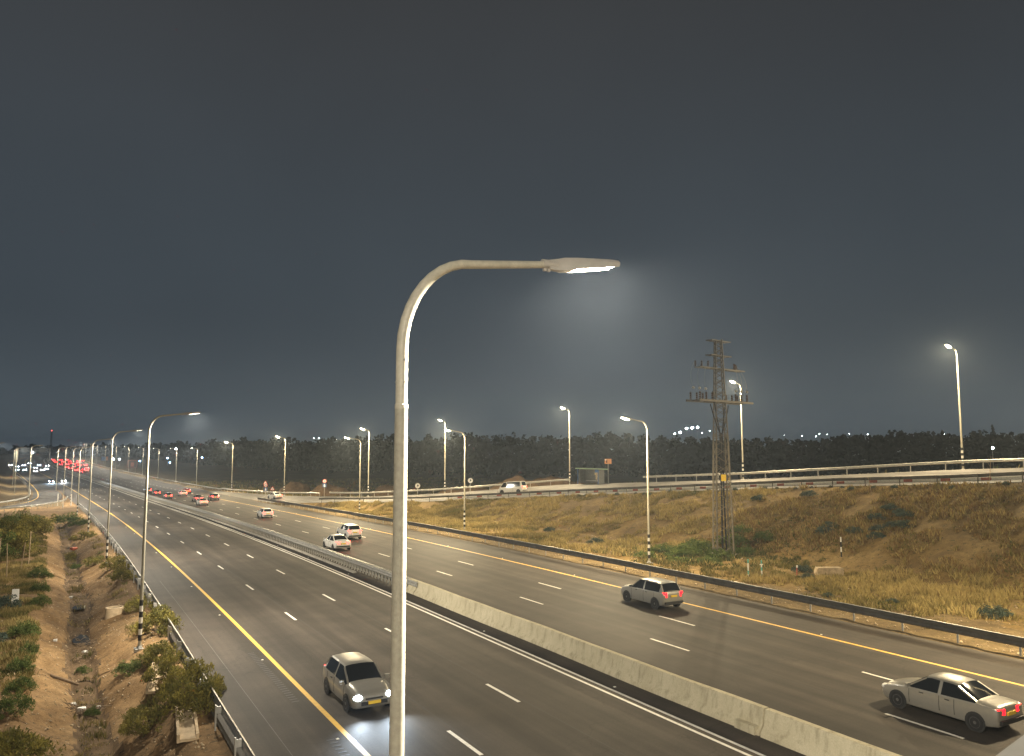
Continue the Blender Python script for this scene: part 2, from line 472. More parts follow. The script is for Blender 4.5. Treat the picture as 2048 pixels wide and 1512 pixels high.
# ------------------------------------------------------------------ mesh helpers
class MB:
    def __init__(self):
        self.v = []; self.f = []
    def add(self, verts, faces):
        o = len(self.v)
        self.v.extend([tuple(p) for p in verts])
        self.f.extend([tuple(i + o for i in f) for f in faces])
        return self
    def box(self, c, size, rot=None, taper=1.0):
        sx, sy, sz = (x / 2 for x in size)
        ps = [Vector((a * sx * (taper if k > 0 else 1), b * sy * (taper if k > 0 else 1), k * sz)) for k in (-1, 1) for b in (-1, 1) for a in (-1, 1)]
        if rot is not None:
            ps = [rot @ p for p in ps]
        c = Vector(c)
        return self.add([p + c for p in ps], [(0, 2, 3, 1), (4, 5, 7, 6), (0, 1, 5, 4), (2, 6, 7, 3), (0, 4, 6, 2), (1, 3, 7, 5)])
    def bar(self, a, b, w, d=None):
        a = Vector(a); b = Vector(b)
        t = b - a; L = t.length
        if L < 1e-6: return self
        q = t.to_track_quat('Z', 'Y').to_matrix()
        return self.box((a + b) / 2, (w, d or w, L), q)
    def tube(self, pts, radii, n=10, cap=True):
        pts = [Vector(p) for p in pts]
        if isinstance(radii, (int, float)): radii = [radii] * len(pts)
        rings = []
        up = None
        for i, p in enumerate(pts):
            t = (pts[min(i + 1, len(pts) - 1)] - pts[max(i - 1, 0)]).normalized()
            if up is None:
                up = Vector((0, 0, 1)) if abs(t.z) < 0.9 else Vector((1, 0, 0))
            x = t.cross(up).normalized(); y = x.cross(t).normalized(); up = y
            rings.append([p + (x * math.cos(2 * math.pi * k / n) + y * math.sin(2 * math.pi * k / n)) * radii[i] for k in range(n)])
        vv = [p for r in rings for p in r]
        ff = []
        for i in range(len(pts) - 1):
            for k in range(n):
                ff.append((i * n + k, (i + 1) * n + k, (i + 1) * n + (k + 1) % n, i * n + (k + 1) % n))
        if cap:
            ff.append(tuple(range(n)))
            ff.append(tuple(reversed(range((len(pts) - 1) * n, len(pts) * n))))
        return self.add(vv, ff)
    def lathe(self, c, prof, n=12, axis='Z'):
        c = Vector(c)
        vv = []
        for r, z in prof:
            for k in range(n):
                a = 2 * math.pi * k / n
                p = (r * math.cos(a), r * math.sin(a), z)
                if axis == 'X': p = (p[2], p[0], p[1])
                if axis == 'Y': p = (p[0], p[2], p[1])
                vv.append(c + Vector(p))
        ff = []
        m = len(prof)
        for i in range(m - 1):
            for k in range(n):
                ff.append((i * n + k, i * n + (k + 1) % n, (i + 1) * n + (k + 1) % n, (i + 1) * n + k))
        ff.append(tuple(range(n)))
        ff.append(tuple(range((m - 1) * n, m * n)))
        return self.add(vv, ff)
    def prism(self, poly, y0, y1):
        """poly of (x, z) extruded along y"""
        n = len(poly)
        vv = [(x, y0, z) for x, z in poly] + [(x, y1, z) for x, z in poly]
        ff = [tuple(range(n)), tuple(reversed(range(n, 2 * n)))]
        for i in range(n):
            ff.append((i, i + n, (i + 1) % n + n, (i + 1) % n))
        return self.add(vv, ff)
    def mesh(self, name, mat=None, smooth=None):
        me = bpy.data.meshes.new(name)
        me.from_pydata(self.v, [], self.f)
        bm = bmesh.new(); bm.from_mesh(me)
        bmesh.ops.recalc_face_normals(bm, faces=bm.faces)
        bm.to_mesh(me); bm.free()
        if mat is not None: me.materials.append(mat)
        if smooth:
            me.polygons.foreach_set("use_smooth", [True] * len(me.polygons))
            me.set_sharp_from_angle(angle=R(smooth))
        me.update()
        return me
    def build(self, name, mat, parent=None, smooth=None):
        return link(name, self.mesh(name, mat, smooth), parent)

def link(name, data, parent=None, loc=None, rot=None, scale=None):
    o = bpy.data.objects.new(name, data)
    COL.objects.link(o)
    if parent is not None: o.parent = parent
    if loc is not None: o.location = loc
    if rot is not None: o.rotation_euler = rot
    if scale is not None: o.scale = scale
    return o

def tag(o, label=None, cat=None, group=None, kind=None):
    if label: o["label"] = label
    if cat: o["category"] = cat
    if group: o["group"] = group
    if kind: o["kind"] = kind
    return o

def thing(name, label, cat, loc=(0, 0, 0), rz=0.0, group=None):
    o = link(name, None, None, loc, (0, 0, rz))
    o.empty_display_size = 0.3
    return tag(o, label, cat, group)

CH = {}
def copy_tree(root, parent=None):
    c = root.copy()
    COL.objects.link(c)
    c.parent = parent
    for ch in [o for o in root.children]:
        copy_tree(ch, c)
    return c

def np_mesh(name, V, Fq, mat, tone=None, smooth=False):
    me = bpy.data.meshes.new(name)
    V = np.asarray(V, np.float32); Fq = np.asarray(Fq, np.int32)
    k = Fq.shape[1]
    me.vertices.add(len(V)); me.vertices.foreach_set("co", V.ravel())
    me.loops.add(Fq.size); me.loops.foreach_set("vertex_index", Fq.ravel())
    me.polygons.add(len(Fq))
    me.polygons.foreach_set("loop_start", np.arange(0, Fq.size, k, dtype=np.int32))
    me.polygons.foreach_set("loop_total", np.full(len(Fq), k, np.int32))
    if smooth:
        me.polygons.foreach_set("use_smooth", np.ones(len(Fq), bool))
    if tone is not None:
        at = me.attributes.new("tone", 'FLOAT', 'POINT')
        at.data.foreach_set("value", np.asarray(tone, np.float32))
    if mat is not None: me.materials.append(mat)
    me.update(calc_edges=True)
    return me

# ================================================================== THE SETTING
def frange(*segs):
    out = []
    for a, b, st in segs:
        out.extend(np.arange(a, b, st))
    out.append(segs[-1][1])
    return np.array(out)

gs = frange((-60, 16, 4), (16, 80, 0.30), (80, 175, 0.9), (175, 420, 4), (420, 1000, 14), (1000, 1800, 80))
gu = np.concatenate([-frange((14, 60, 3), (60, 300, 20), (300, 1500, 120))[::-1], frange((-13.5, -2.4, 0.5), (-2.4, 5.2, 0.14), (5.2, 41, 2.2), (41, 76, 0.75), (76, 130, 2), (130, 400, 15), (400, 2500, 120))])
UU, SS = np.meshgrid(gu, gs)
ZZ = ground_z(UU, SS)
XX = UU - cs(SS)
nu, ns = len(gu), len(gs)
idx = np.arange(nu * ns).reshape(ns, nu)
Fq = np.stack([idx[:-1, :-1].ravel(), idx[:-1, 1:].ravel(), idx[1:, 1:].ravel(), idx[1:, :-1].ravel()], 1)
gme = np_mesh("ground", np.stack([XX.ravel(), SS.ravel(), ZZ.ravel()], 1), Fq, None, None, True)
for k in ('soil', 'ditch', 'slope', 'sand', 'field'):
    gme.materials.append(M[k])
fu = (UU[:-1, :-1] + UU[1:, 1:]) / 2
fs = (SS[:-1, :-1] + SS[1:, 1:]) / 2
jit = vnoise(fu, fs, 0.5, 21) * 0.5 + vnoise(fu, fs, 1.7, 22) * 0.35
mi = np.zeros(fu.shape, np.int32)
mi[(np.abs(fu - 1.45 - 0.25 * vnoise(0 * fs, fs, 0.16, 7)) < 0.70 + 0.45 * jit) & (fs < 158)] = 1
mi[(fu > 42.8 + 2.2 * jit + 0.8)] = 2
mi[(fu > 38) & (fu < 43.4 + 1.5 * jit + np.clip(52 - fs, 0, 20) * 0.22)] = 3
mi[(fu > Ff(fs) + 2.0)] = 4
mi[(fu < -30) | (fs > 420) & (fu < 0)] = 4
mi[(fs > 190) & (fu < 3) & (fu > -26) & (fs < 420)] = 3
gme.polygons.foreach_set("material_index", mi.ravel())
gme.update()
ground = tag(link("ground", gme), kind="structure")

def strip(name, ua, ub, s_list, dz, mat, parent=None, zf=None):
    """flat ribbon between two offsets; ua/ub numbers or functions of s"""
    fa = ua if callable(ua) else (lambda s: ua)
    fb = ub if callable(ub) else (lambda s: ub)
    V = []; F_ = []
    for s in s_list:
        for f_ in (fa, fb):
            p = W(f_(s), s, dz)
            V.append(p)
    for i in range(len(s_list) - 1):
        F_.append((2 * i, 2 * i + 1, 2 * i + 3, 2 * i + 2))
    mb = MB().add(V, F_)
    return mb.build(name, M[mat], parent)

SROAD = list(frange((-40, 200, 2.5), (200, 1100, 8)))
edge_r = lambda s: float(np.interp(s, [-80, 165, 185, 240, 1800], [40.55, 40.55, 41.2, 45.0, 45.0]))
road = MB()
V = []; F_ = []
UR = [5.35, 9.15, 12.45, 16.3, 21.0, 23.3, 27.8, 32.05, 36.2]
for s in SROAD:
    for u in UR + [edge_r(s)]:
        V.append(W(u, s, 0.0))
k = len(UR) + 1
for i in range(len(SROAD) - 1):
    for j in range(k - 1):
        F_.append((i * k + j, i * k + j + 1, (i + 1) * k + j + 1, (i + 1) * k + j))
highway = tag(MB().add(V, F_).build("highway", M['asphalt']), kind="structure")

_ua = highway.data.attributes.new("u0", 'FLOAT', 'POINT')
_ua.data.foreach_set("value", np.array([u for s in SROAD for u in UR + [edge_r(s)]], np.float32))

LINE = 0.006
lw = 0.075
strip("edge_line", 9.15 - 0.10, 9.15 + 0.10, SROAD, LINE, 'yellow_paint', highway)
strip("edge_line", 36.2 - 0.10, 36.2 + 0.10, [s for s in SROAD if s < 205], LINE, 'yellow_paint', highway)
strip("edge_line", lambda s: edge_r(s) - 1.6, lambda s: edge_r(s) - 1.4, [s for s in SROAD if s > 215], LINE, 'yellow_paint', highway)
strip("edge_line", 20.03, 20.18, SROAD, LINE, 'white_paint', highway)
strip("edge_line", 20.42, 20.57, SROAD, LINE, 'white_paint', highway)
strip("edge_line", 24.1, 24.25, SROAD, LINE, 'white_paint', highway)

M['joint'] = simple("joint_sealant", (0.018, 0.017, 0.016), 0.7, var=0.3, scale=2)
for u_ in (12.68, 16.55, 28.02, 32.28):
    strip("joint_line", u_ - 0.022, u_ + 0.022, [s for s in SROAD if s < 150], 0.003, 'joint', highway)
strip("joint_line", 6.985, 7.01, [s for s in SROAD if s < 70], 0.003, 'asphalt_ramp', highway)
dash_mesh = {}
def dash(u, s, L, wid=0.15):
    key = (round(L, 2), wid)
    if key not in dash_mesh:
        dash_mesh[key] = MB().add([(-wid / 2, 0, 0), (wid / 2, 0, 0), (wid / 2, L, 0), (-wid / 2, L, 0)], [(0, 1, 2, 3)]).mesh("lane_dash", M['white_paint'])
    a = W(u, s, LINE); b = W(u, s + L, LINE)
    o = link("lane_dash", dash_mesh[key], highway, a)
    t = (b - a).normalized()
    o.rotation_euler = t.to_track_quat('Y', 'Z').to_euler()
for i in range(-2, 36):
    dash(12.45, 23.7 + 11.95 * i, 2.6)
    dash(16.3, 29.4 - 1.6 + 12.3 * i if i < 3 else 66.0 + 12.0 * (i - 3), 2.8)
for i in range(-1, 32):
    dash(27.8, 16.6 + 13.85 * i, 3.0)
    dash(32.05, 20.6 + 14.0 * i, 3.1)
for i in range(0, 22):
    dash(36.2, 207 + 7.0 * i, 2.6, 0.2)

# rumble grooves beside the left edge line, near the camera
rumble = MB()
for i in range(40):
    s = 24.0 + i * 0.32 + (0.0 if i < 12 else 4.5)
    a = W(8.52, s, 0.004)
    rumble.box(a, (0.30, 0.11, 0.004))
tag(rumble.build("rumble_strip", M['trim'], highway), kind="stuff")
# reflective studs
stud_me = MB().box((0, 0, 0.012), (0.11, 0.10, 0.024), None, 0.6).mesh("road_stud", M['stud'])
for i in range(14):
    for u in (8.75, 20.85, 36.55):
        link("road_stud", stud_me, highway, W(u, 27.5 + 11.95 * i + (2 if u > 30 else 0), 0.002))

# ramp up to the bridge
SR = list(frange((-60, 200, 2.5), (200, 245, 5)))
V = []; F_ = []
for s in SR:
    n_, f_ = float(Nn(s)) + 0.35, float(Ff(s)) - 0.5
    for t in (0.0, 0.33, 0.66, 1.0):
        u = n_ * (1 - t) + f_ * t
        z = float(zN(s)) * (1 - t) + float(zF(s)) * t
        V.append(Vector((u - float(cs(s)), s, z + 0.012)))
for i in range(len(SR) - 1):
    for j in range(3):
        F_.append((i * 4 + j, i * 4 + j + 1, (i + 1) * 4 + j + 1, (i + 1) * 4 + j))
ramp = tag(MB().add(V, F_).build("ramp_road", M['asphalt_ramp']), kind="structure")
def RP(t, s, dz=0.0):
    """point on the ramp, t = 0 near edge .. 1 far edge"""
    n_, f_ = float(Nn(s)), float(Ff(s))
    return Vector((n_ * (1 - t) + f_ * t - float(cs(s)), float(s), float(zN(s)) * (1 - t) + float(zF(s)) * t + dz))
def ribbon(name, pts_a, pts_b, mat, parent=None):
    V = []; F_ = []
    for a, b in zip(pts_a, pts_b):
        V += [a, b]
    for i in range(len(pts_a) - 1):
        F_.append((2 * i, 2 * i + 1, 2 * i + 3, 2 * i + 2))
    return MB().add(V, F_).build(name, M[mat], parent)
sl_ = [s for s in SR if s < 150]
ribbon("edge_line", [RP(0.27, s, 0.02) for s in sl_], [RP(0.282, s, 0.02) for s in sl_], 'white_paint', ramp)
ribbon("edge_line", [RP(0.55, s, 0.02) for s in sl_], [RP(0.562, s, 0.02) for s in sl_], 'yellow_paint', ramp)

# painted kerb of the bus bay: red and white kerb stones
kerb = thing("painted_kerb", "long kerb painted in red and white blocks along the ramp bus bay", "kerb", RP(0.20, 60))
kerb_me = {c: MB().box((0, 0, 0.15), (0.35, 0.985, 0.26)).mesh("kerb_stone", M[c]) for c in ('red_paint', 'white_paint')}
s = 22.0; i = 0
while s < 124.0:
    a = RP(0.20, s); b = RP(0.20, s + 0.5)
    t = (b - a)
    ln = t.length / 0.5
    c = 'red_paint' if i % 4 == 0 else 'white_paint'
    if i % 2 == 0 or True:
        o = link("kerb_stone", kerb_me[c], kerb)
        o.matrix_parent_inverse = Matrix.Identity(4)
        o.location = (a - kerb.location)
        o.rotation_euler = t.to_track_quat('Y', 'Z').to_euler()
    s += 1.0 / ln; i += 1
# slip road on the left
slip_c = [(2.0, 620), (1.9, 420), (1.9, 300), (1.6, 255), (0.6, 228), (-2.2, 208), (-7.5, 193), (-15, 182.5), (-26, 175), (-45, 169), (-80, 165)]
def spline(pts, n=8):
    P_ = [Vector((*p, 0)) if len(p) == 2 else Vector(p) for p in pts]
    out = []
    for i in range(len(P_) - 1):
        p0 = P_[max(i - 1, 0)]; p1 = P_[i]; p2 = P_[i + 1]; p3 = P_[min(i + 2, len(P_) - 1)]
        for k in range(n):
            t = k / n
            out.append(0.5 * ((2 * p1) + (p2 - p0) * t + (2 * p0 - 5 * p1 + 4 * p2 - p3) * t * t + (3 * p1 - p0 - 3 * p2 + p3) * t ** 3))
    out.append(P_[-1])
    return out
sc_ = spline(slip_c, 10)
def off(path, d):
    out = []
    for i, p in enumerate(path):
        t = (path[min(i + 1, len(path) - 1)] - path[max(i - 1, 0)]).normalized()
        out.append(p + Vector((t.y, -t.x, 0)) * d)
    return out
def onroad(path, dz):
    return [W(p.x, p.y, dz) for p in path]
slip = tag(ribbon("slip_road", onroad(off(sc_, 3.4), -0.012), onroad(off(sc_, -3.3), -0.012), 'asphalt_slip'), kind="structure")
ribbon("edge_line", onroad(off(sc_, 2.35), 0.012), onroad(off(sc_, 2.13), 0.012), 'yellow_paint', slip)

# ================================================================== BARRIERS
def sweep(profile, path, name, mat, parent, closed=True, smooth=30):
    """profile of (n, z): n to the right of the direction of travel"""
    V = []; F_ = []
    m = len(profile)
    for i, p in enumerate(path):
        t = (path[min(i + 1, len(path) - 1)] - path[max(i - 1, 0)])
        t.z = 0
        t.normalize()
        r = Vector((t.y, -t.x, 0))
        for n_, z in profile:
            V.append(p + r * n_ + Vector((0, 0, z)))
    for i in range(len(path) - 1):
        for j in range(m if closed else m - 1):
            F_.append((i * m + j, i * m + (j + 1) % m, (i + 1) * m + (j + 1) % m, (i + 1) * m + j))
    if closed:
        F_.append(tuple(range(m)))
        F_.append(tuple(range((len(path) - 1) * m, len(path) * m)))
    return MB().add(V, F_).build(name, M[mat], parent, smooth)

def wbeam(side, z0, hgt, d=0.085):
    """W-beam section; side=+1 faces right of travel"""
    pr = [(0.00, 0.0), (0.02, 0.0), (d, 0.16), (d, 0.30), (0.025, 0.44), (0.025, 0.56), (d, 0.70), (d, 0.84), (0.02, 1.0), (0.0, 1.0)]
    th = 0.012
    outer = [(side * n_, z0 + hgt * t) for n_, t in pr]
    inner = [(side * (n_ - th), z0 + hgt * t) for n_, t in reversed(pr)]
    return outer + inner

def resample(path, step):
    out = [path[0].copy()]
    acc = 0.0
    for a, b in zip(path[:-1], path[1:]):
        L = (b - a).length
        d = step - acc
        while d <= L:
            out.append(a.lerp(b, d / L)); d += step
        acc = (acc + L) % step
    return out

def guardrail(label, path, face, top, hgt, step, cat="guardrail", post_mat='galv', rail_mat='galv', postw=(0.10, 0.055), name="guardrail", offset=0.16, block=True):
    """path = world points of the rail line; face=+1 if the road lies to the right of travel"""
    root = thing(name, label, cat, path[0])
    loc = [p - path[0] for p in path]
    sweep(wbeam(face, top - hgt, hgt), loc, "rail", rail_mat, root)
    ph = top + 0.02
    pm = MB()
    pm.box((0, 0, (ph - 0.35) / 2), (postw[1], postw[0], ph + 0.35))
    pm.box((-face * 0 + face * offset * 0.5, 0, top - hgt * 0.5), (offset * 0.9, postw[0] * 0.8, hgt * 0.75)) if block else None
    pme = pm.mesh("post", M[post_mat])
    pts = resample(loc, step)
    for i, p in enumerate(pts[:300]):
        j = min(i + 1, len(pts) - 1)
        t = (pts[j] - pts[j - 1]); t.z = 0; t.normalize()
        r = Vector((t.y, -t.x, 0))
        o = link("post", pme, root, p - r * face * offset)
        o.rotation_euler = (0, 0, math.atan2(-t.x, t.y))
    return root

def line_u(u, s0, s1, st=3.0, dz=0.0):
    return [W(u, s, dz) for s in frange((s0, s1, st))]

guardrail("grey steel guardrail along the ditch beside the oncoming lanes", [W(5.42, s, -0.02) for s in frange((8.3, 185, 2.0))], 1, 0.80, 0.32, 3.75, rail_mat='galv', offset=0.2)
guardrail("long grey steel guardrail at the foot of the grassy embankment", [W(41.05, s, -0.02) for s in frange((6, 184, 2.0))], -1, 0.97, 0.46, 3.1, offset=0.06, rail_mat='rail_shaded')
guardrail("steel guardrail along the near edge of the ramp above the embankment", [RP(0, s, 0.0) for s in frange((5, 152, 2.0))], 1, 0.90, 0.32, 4.0, rail_mat='rail_shaded', post_mat='rail_shaded')
guardrail("steel guardrail on the far side of the ramp beyond the bus shelter", [RP(0.985, s, 0.1) for s in frange((5, 99, 2.0))], -1, 0.95, 0.32, 4.0)
guardrail("steel guardrail on the far side of the ramp between shelter and merge", [RP(0.985, s, 0.1) for s in frange((116, 168, 2.0))], -1, 0.90, 0.32, 4.0)
guardrail("distant steel guardrail on the far right edge of the highway merge", [RP(0.97, s, 0.05) for s in frange((172, 240, 3.0))] + [W(edge_r(s) + 0.2, s, 0.0) for s in frange((245, 640, 8.0))], -1, 0.85, 0.32, 4.0)
sp_n = spline([(4.9, 222), (3.4, 204), (0.5, 190), (-4.5, 178), (-12, 170), (-22, 164), (-40, 158)], 6)
guardrail("curved steel guardrail around the slip road bend left of the highway", [W(p.x, p.y, -0.05) for p in sp_n], -1, 0.85, 0.32, 2.6)
sp_l = off(sc_, 4.1)
guardrail("pale guardrail on the far left edge of the slip road", [W(p.x, p.y, 0) for p in sp_l if 196 < p.y < 420], -1, 0.8, 0.32, 5.0)

long_rail = [o for o in bpy.data.objects if o.get("label", "").startswith("long grey steel guardrail")][0]
lp = [W(41.05, s, -0.02) for s in frange((6, 184, 2.0))]
sweep([(-0.075, 0.972), (0.015, 0.972), (0.015, 0.99), (-0.075, 0.99)], [p - lp[0] for p in lp], "lit_edge_strip", 'galv', long_rail)  # added pale strip, paints the lamp-lit highlight along the rail top

# median: close-posted steel rail on a kerb, then concrete barrier
med_path = [W(22.2, s, 0.0) for s in frange((51.6, 80, 2), (80, 300, 5), (300, 700, 10))]
med = thing("median_rail", "double sided steel median rail with close posts between the carriageways", "guardrail", med_path[0])
ml = [p - med_path[0] for p in med_path]
for sd in (-1, 1):
    sweep([(n_ + sd * 0.20, z) for n_, z in wbeam(sd, 0.48, 0.36, 0.10)], ml, "rail", 'galv', med)
sweep([(-0.05, 0.80), (0.05, 0.80), (0.05, 0.86), (-0.05, 0.86)], ml, "cap_rail", 'galv', med)
pm = MB().box((-0.17, 0, 0.32), (0.05, 0.16, 0.70)).box((0.17, 0, 0.32), (0.05, 0.16, 0.70)).box((0, 0, 0.62), (0.36, 0.10, 0.10)).mesh("post", M['galv'])
mp = resample(ml, 0.72)
for p in mp[:300]:
    link("post", pm, med, p)
rest = MB()
for p in mp[300::3]:
    rest.box(p + Vector((0, 0, 0.35)), (0.35, 0.16, 0.7))
tag(rest.build("far_post", M['galv'], med), kind="stuff")
kb = sweep([(-0.13, -0.05), (0.13, -0.05), (0.12, 0.14), (-0.12, 0.14)], [W(21.45, s, 0.0) for s in frange((63.5, 200, 4), (200, 700, 10))], "median_kerb", 'concrete', None)
tag(kb, "pale concrete kerb strip along the foot of the median rail", "kerb")
kb2 = sweep([(-0.13, -0.05), (0.13, -0.05), (0.12, 0.14), (-0.12, 0.14)], [W(22.98, s, 0.0) for s in frange((58, 200, 4), (200, 700, 10))], "median_kerb", 'concrete', None)
tag(kb2, "concrete kerb strip on the departing side of the median rail", "kerb")

jersey = [(-0.42, -0.02), (0.42, -0.02), (0.40, 0.12), (0.22, 0.34), (0.145, 0.86), (0.11, 0.90), (-0.11, 0.90), (-0.145, 0.86), (-0.22, 0.34), (-0.40, 0.12)]
def barrier_seg(label, s0, s1, wob):
    pts = [W(22.15 + 0.03 * math.sin(s * 0.37 + wob), s, 0.008 * math.sin(s * 0.9 + wob)) for s in frange((s0, s1, 0.8))]
    b = sweep(jersey, pts, "concrete_barrier", 'barrier', None, True, 35)
    return tag(b, label, "barrier", "concrete barriers in the median")
barrier_seg("short end block of the concrete median barrier beside the steel rail", 51.85, 53.3, 0.2)
barrier_seg("longest concrete median barrier section in the middle of the photo", 20.36, 51.80, 1.1)
barrier_seg("concrete median barrier section at the bottom right, past the open joint", 5.0, 20.26, 2.3)
# cast foot at the joint
jf = MB().box(W(21.78, 20.95, 0.14), (0.24, 0.95, 0.30)).build("barrier_foot", M['barrier'])
tag(jf, "small concrete foot cast against the barrier beside the open joint", "barrier")

# ================================================================== STREET LAMPS
def lamp_meshes(H, arm_len, drop, r0, r1, steep, n=14, bulge=0.012, big=1.0):
    """pole + curved arm + head, arm to local +X; returns dict of meshes"""
    out = {}
    jz = H - drop
    out['pole'] = MB().tube([(0, 0, -0.2), (0, 0, jz * 0.5), (0, 0, jz)], [r0, (r0 + r1) / 2, r1], n).mesh("pole", M['pole_shaft'], 40)
    pts = []
    bx = min(0.74, arm_len * 0.45); bz = drop - 0.36
    z_h = H - 0.10
    pts.append(Vector((0, 0, jz - 0.25)))
    pts.append(Vector((0, 0, z_h - 1.0)))
    for k in range(1, 11):
        a = math.pi / 2 * k / 10
        pts.append(Vector((bx * (1 - math.cos(a)), 0, z_h - 1.0 + 0.92 * math.sin(a))))
    xe = arm_len
    pts.append(Vector((xe, 0, pts[-1].z + (xe - bx) * steep)))
    ra = r1 * 0.93
    out['arm'] = MB().tube(pts, [ra, ra] + [ra * (1 - 0.022 * q) for q in range(9)] + [ra * 0.78, ra * 0.66], n).mesh("arm", M['pole'], 40)
    tip = pts[-1]
    # luminaire head: loft of sections along x
    secs = [(-0.06, 0.05, 0.062, -0.055), (0.06, 0.055, 0.075, -0.07), (0.12, 0.10, 0.085, -0.075), (0.26, 0.15, 0.078, -0.065), (0.50, 0.165, 0.065, -0.05), (0.74, 0.155, 0.052, -0.038), (0.84, 0.12, 0.042, -0.025), (0.86, 0.06, 0.03, -0.005)]
    V = []; F_ = []
    secs = [(x * big, hw * big, zt * big * 0.86, zb * big) for x, hw, zt, zb in secs]
    for x, hw, zt, zb in secs:
        ring = [(-hw, zb), (hw, zb), (hw * 1.02, (zb + zt) * 0.5), (hw * 0.72, zt * 0.9), (0, zt), (-hw * 0.72, zt * 0.9), (-hw * 1.02, (zb + zt) * 0.5)]
        for y, z in ring:
            y *= 0.72
            V.append((tip.x + x, y, tip.z + z + x * steep))
    m = 7
    for i in range(len(secs) - 1):
        for j in range(m):
            F_.append((i * m + j, i * m + (j + 1) % m, (i + 1) * m + (j + 1) % m, (i + 1) * m + j))
    F_.append(tuple(range(m))); F_.append(tuple(range((len(secs) - 1) * m, len(secs) * m)))
    hm_ = MB().add(V, F_)
    if bulge < 0.02:
        for sy in (-1, 1):
            hm_.bar((tip.x + 0.25, sy * 0.103, tip.z - 0.062 + 0.25 * steep), (tip.x + 0.82, sy * 0.096, tip.z - 0.034 + 0.82 * steep), 0.010, 0.016)
    out['head'] = hm_.mesh("head", M['lum_body'], 35)
    # clamp at the root of the head
    out['clamp'] = MB().tube([(tip.x - 0.14, 0, tip.z - 0.004), (tip.x + 0.05, 0, tip.z + 0.0)], 0.047, n).box((tip.x - 0.06, 0, tip.z - 0.07), (0.03, 0.03, 0.03)).box((tip.x - 0.11, 0, tip.z - 0.068), (0.03, 0.03, 0.03)).mesh("clamp", M['lum_body'], 40)
    # shallow glowing lens under the head
    V = []; F_ = []
    xs = [0.27, 0.40, 0.55, 0.70, 0.80]
    zb_ = lambda x: np.interp(x, [0.26, 0.50, 0.74, 0.84], [-0.065, -0.05, -0.038, -0.025]) + x * steep
    for x in xs:
        for y, dz in ((-0.095, -0.004), (-0.085, -min(bulge, 0.004 if bulge < 0.02 else 1)), (0.0, -min(bulge, 0.004 if bulge < 0.02 else 1) * 1.1), (0.085, -min(bulge, 0.004 if bulge < 0.02 else 1)), (0.095, -0.004)):
            k = 0.75 if x in (0.27, 0.80) else 1.0
            V.append((tip.x + x * big, y * k * big, tip.z + (zb_(x) + dz * (0.4 if x in (0.27, 0.80) else 1)) * big))
    for i in range(len(xs) - 1):
        for j in range(4):
            F_.append((i * 5 + j, (i + 1) * 5 + j, (i + 1) * 5 + j + 1, i * 5 + j + 1))
    out['lens_geo'] = (V, F_)
    out['tip'] = tip
    return out

def lens_mesh(geo, mat):
    me = bpy.data.meshes.new("lens")
    me.from_pydata(geo[0], [], geo[1])
    me.materials.append(mat)
    me.update()
    # make sure the faces look down
    bm = bmesh.new(); bm.from_mesh(me)
    for f in bm.faces:
        if f.normal.z > 0: f.normal_flip()
    bm.to_mesh(me); bm.free()
    return me

def band_mesh(r, z, h, mat, n=14):
    return MB().lathe((0, 0, z), [(r, -h / 2), (r, h / 2)], n).mesh("band", M[mat])

KIT = {}
def kit(key, H, arm, drop, r0, r1, steep, warm, n=12, bulge=0.012, big=1.0):
    if key not in KIT:
        d = lamp_meshes(H, arm, drop, r0, r1, steep, n, bulge, big)
        d['lens'] = lens_mesh(d['lens_geo'], M['lamp_warm' if warm else 'lamp_cool'])
        d['bands'] = []
        d['r0'] = r0
        for i in range(9):
            z = 0.62 + i * 0.30
            d['bands'].append(band_mesh(r0 * 1.02 + 0.004, z, 0.30, 'black_paint' if i % 2 == 0 else 'white_band', n))
        d['H'] = H
        d['base'] = MB().box((0, 0, 0.0), (0.5, 0.5, 0.16)).lathe((0, 0, 0.08), [(r0 * 1.7, 0), (r0 * 1.6, 0.05), (r0 * 1.05, 0.14)], n).mesh("base_plate", M['galv_dull'])
        d['door'] = MB().box((0, -r0 * 0.99, 3.6), (r0 * 0.9, 0.03, 0.45)).mesh("service_door", M['pole'])
        d['bolts'] = MB().lathe((0, -r1 * 0.83, H - drop + 0.22), [(0.011, -0.012), (0.011, 0.012)], 8, 'Y').lathe((0, -r1 * 0.87, H - drop - 0.02 + 0.45), [(0.011, -0.012), (0.011, 0.012)], 8, 'Y').lathe((-r1 * 0.85, 0, H - drop + 0.22), [(0.011, -0.012), (0.011, 0.012)], 8, 'X').mesh("bolt", M['galv'])
        d['collar'] = MB().lathe((0, 0, H - drop), [(r1 * 1.0, -0.03), (r1 * 1.03, -0.02), (r1 * 1.03, 0.01), (r1 * 0.9, 0.02)], n).mesh("collar", M['pole'])
        KIT[key] = d
    return KIT[key]

def lamp(k, loc, rz, label, group, detail=True, bands=7, tilt=0.0):
    d = KIT[k]
    root = thing("street_lamp", label, "street lamp", loc, rz, group)
    link("pole", d['pole'], root)
    a = link("arm", d['arm'], root)
    h = link("head", d['head'], root)
    link("lens", d['lens'], h)
    if detail:
        link("collar", d['collar'], root)
        link("clamp", d['clamp'], h)
        link("base_plate", d['base'], root)
        for b in d['bands'][:bands]:
            link("band", b, root)
    if detail == 2:
        link("bolt", d['bolts'], root)
        link("service_door", d['door'], root)
    return root

kit('main', 12.55, 1.72, 1.62, 0.088, 0.060, 0.125, False, 20)
kit('right', 12.9, 1.75, 1.3, 0.105, 0.075, 0.16, True, 12, 0.055, 1.4)
kit('ramp', 14.0, 1.1, 1.2, 0.115, 0.08, 0.22, True, 12, 0.06, 1.6)
kit('far', 13.2, 1.5, 1.2, 0.11, 0.08, 0.12, False)

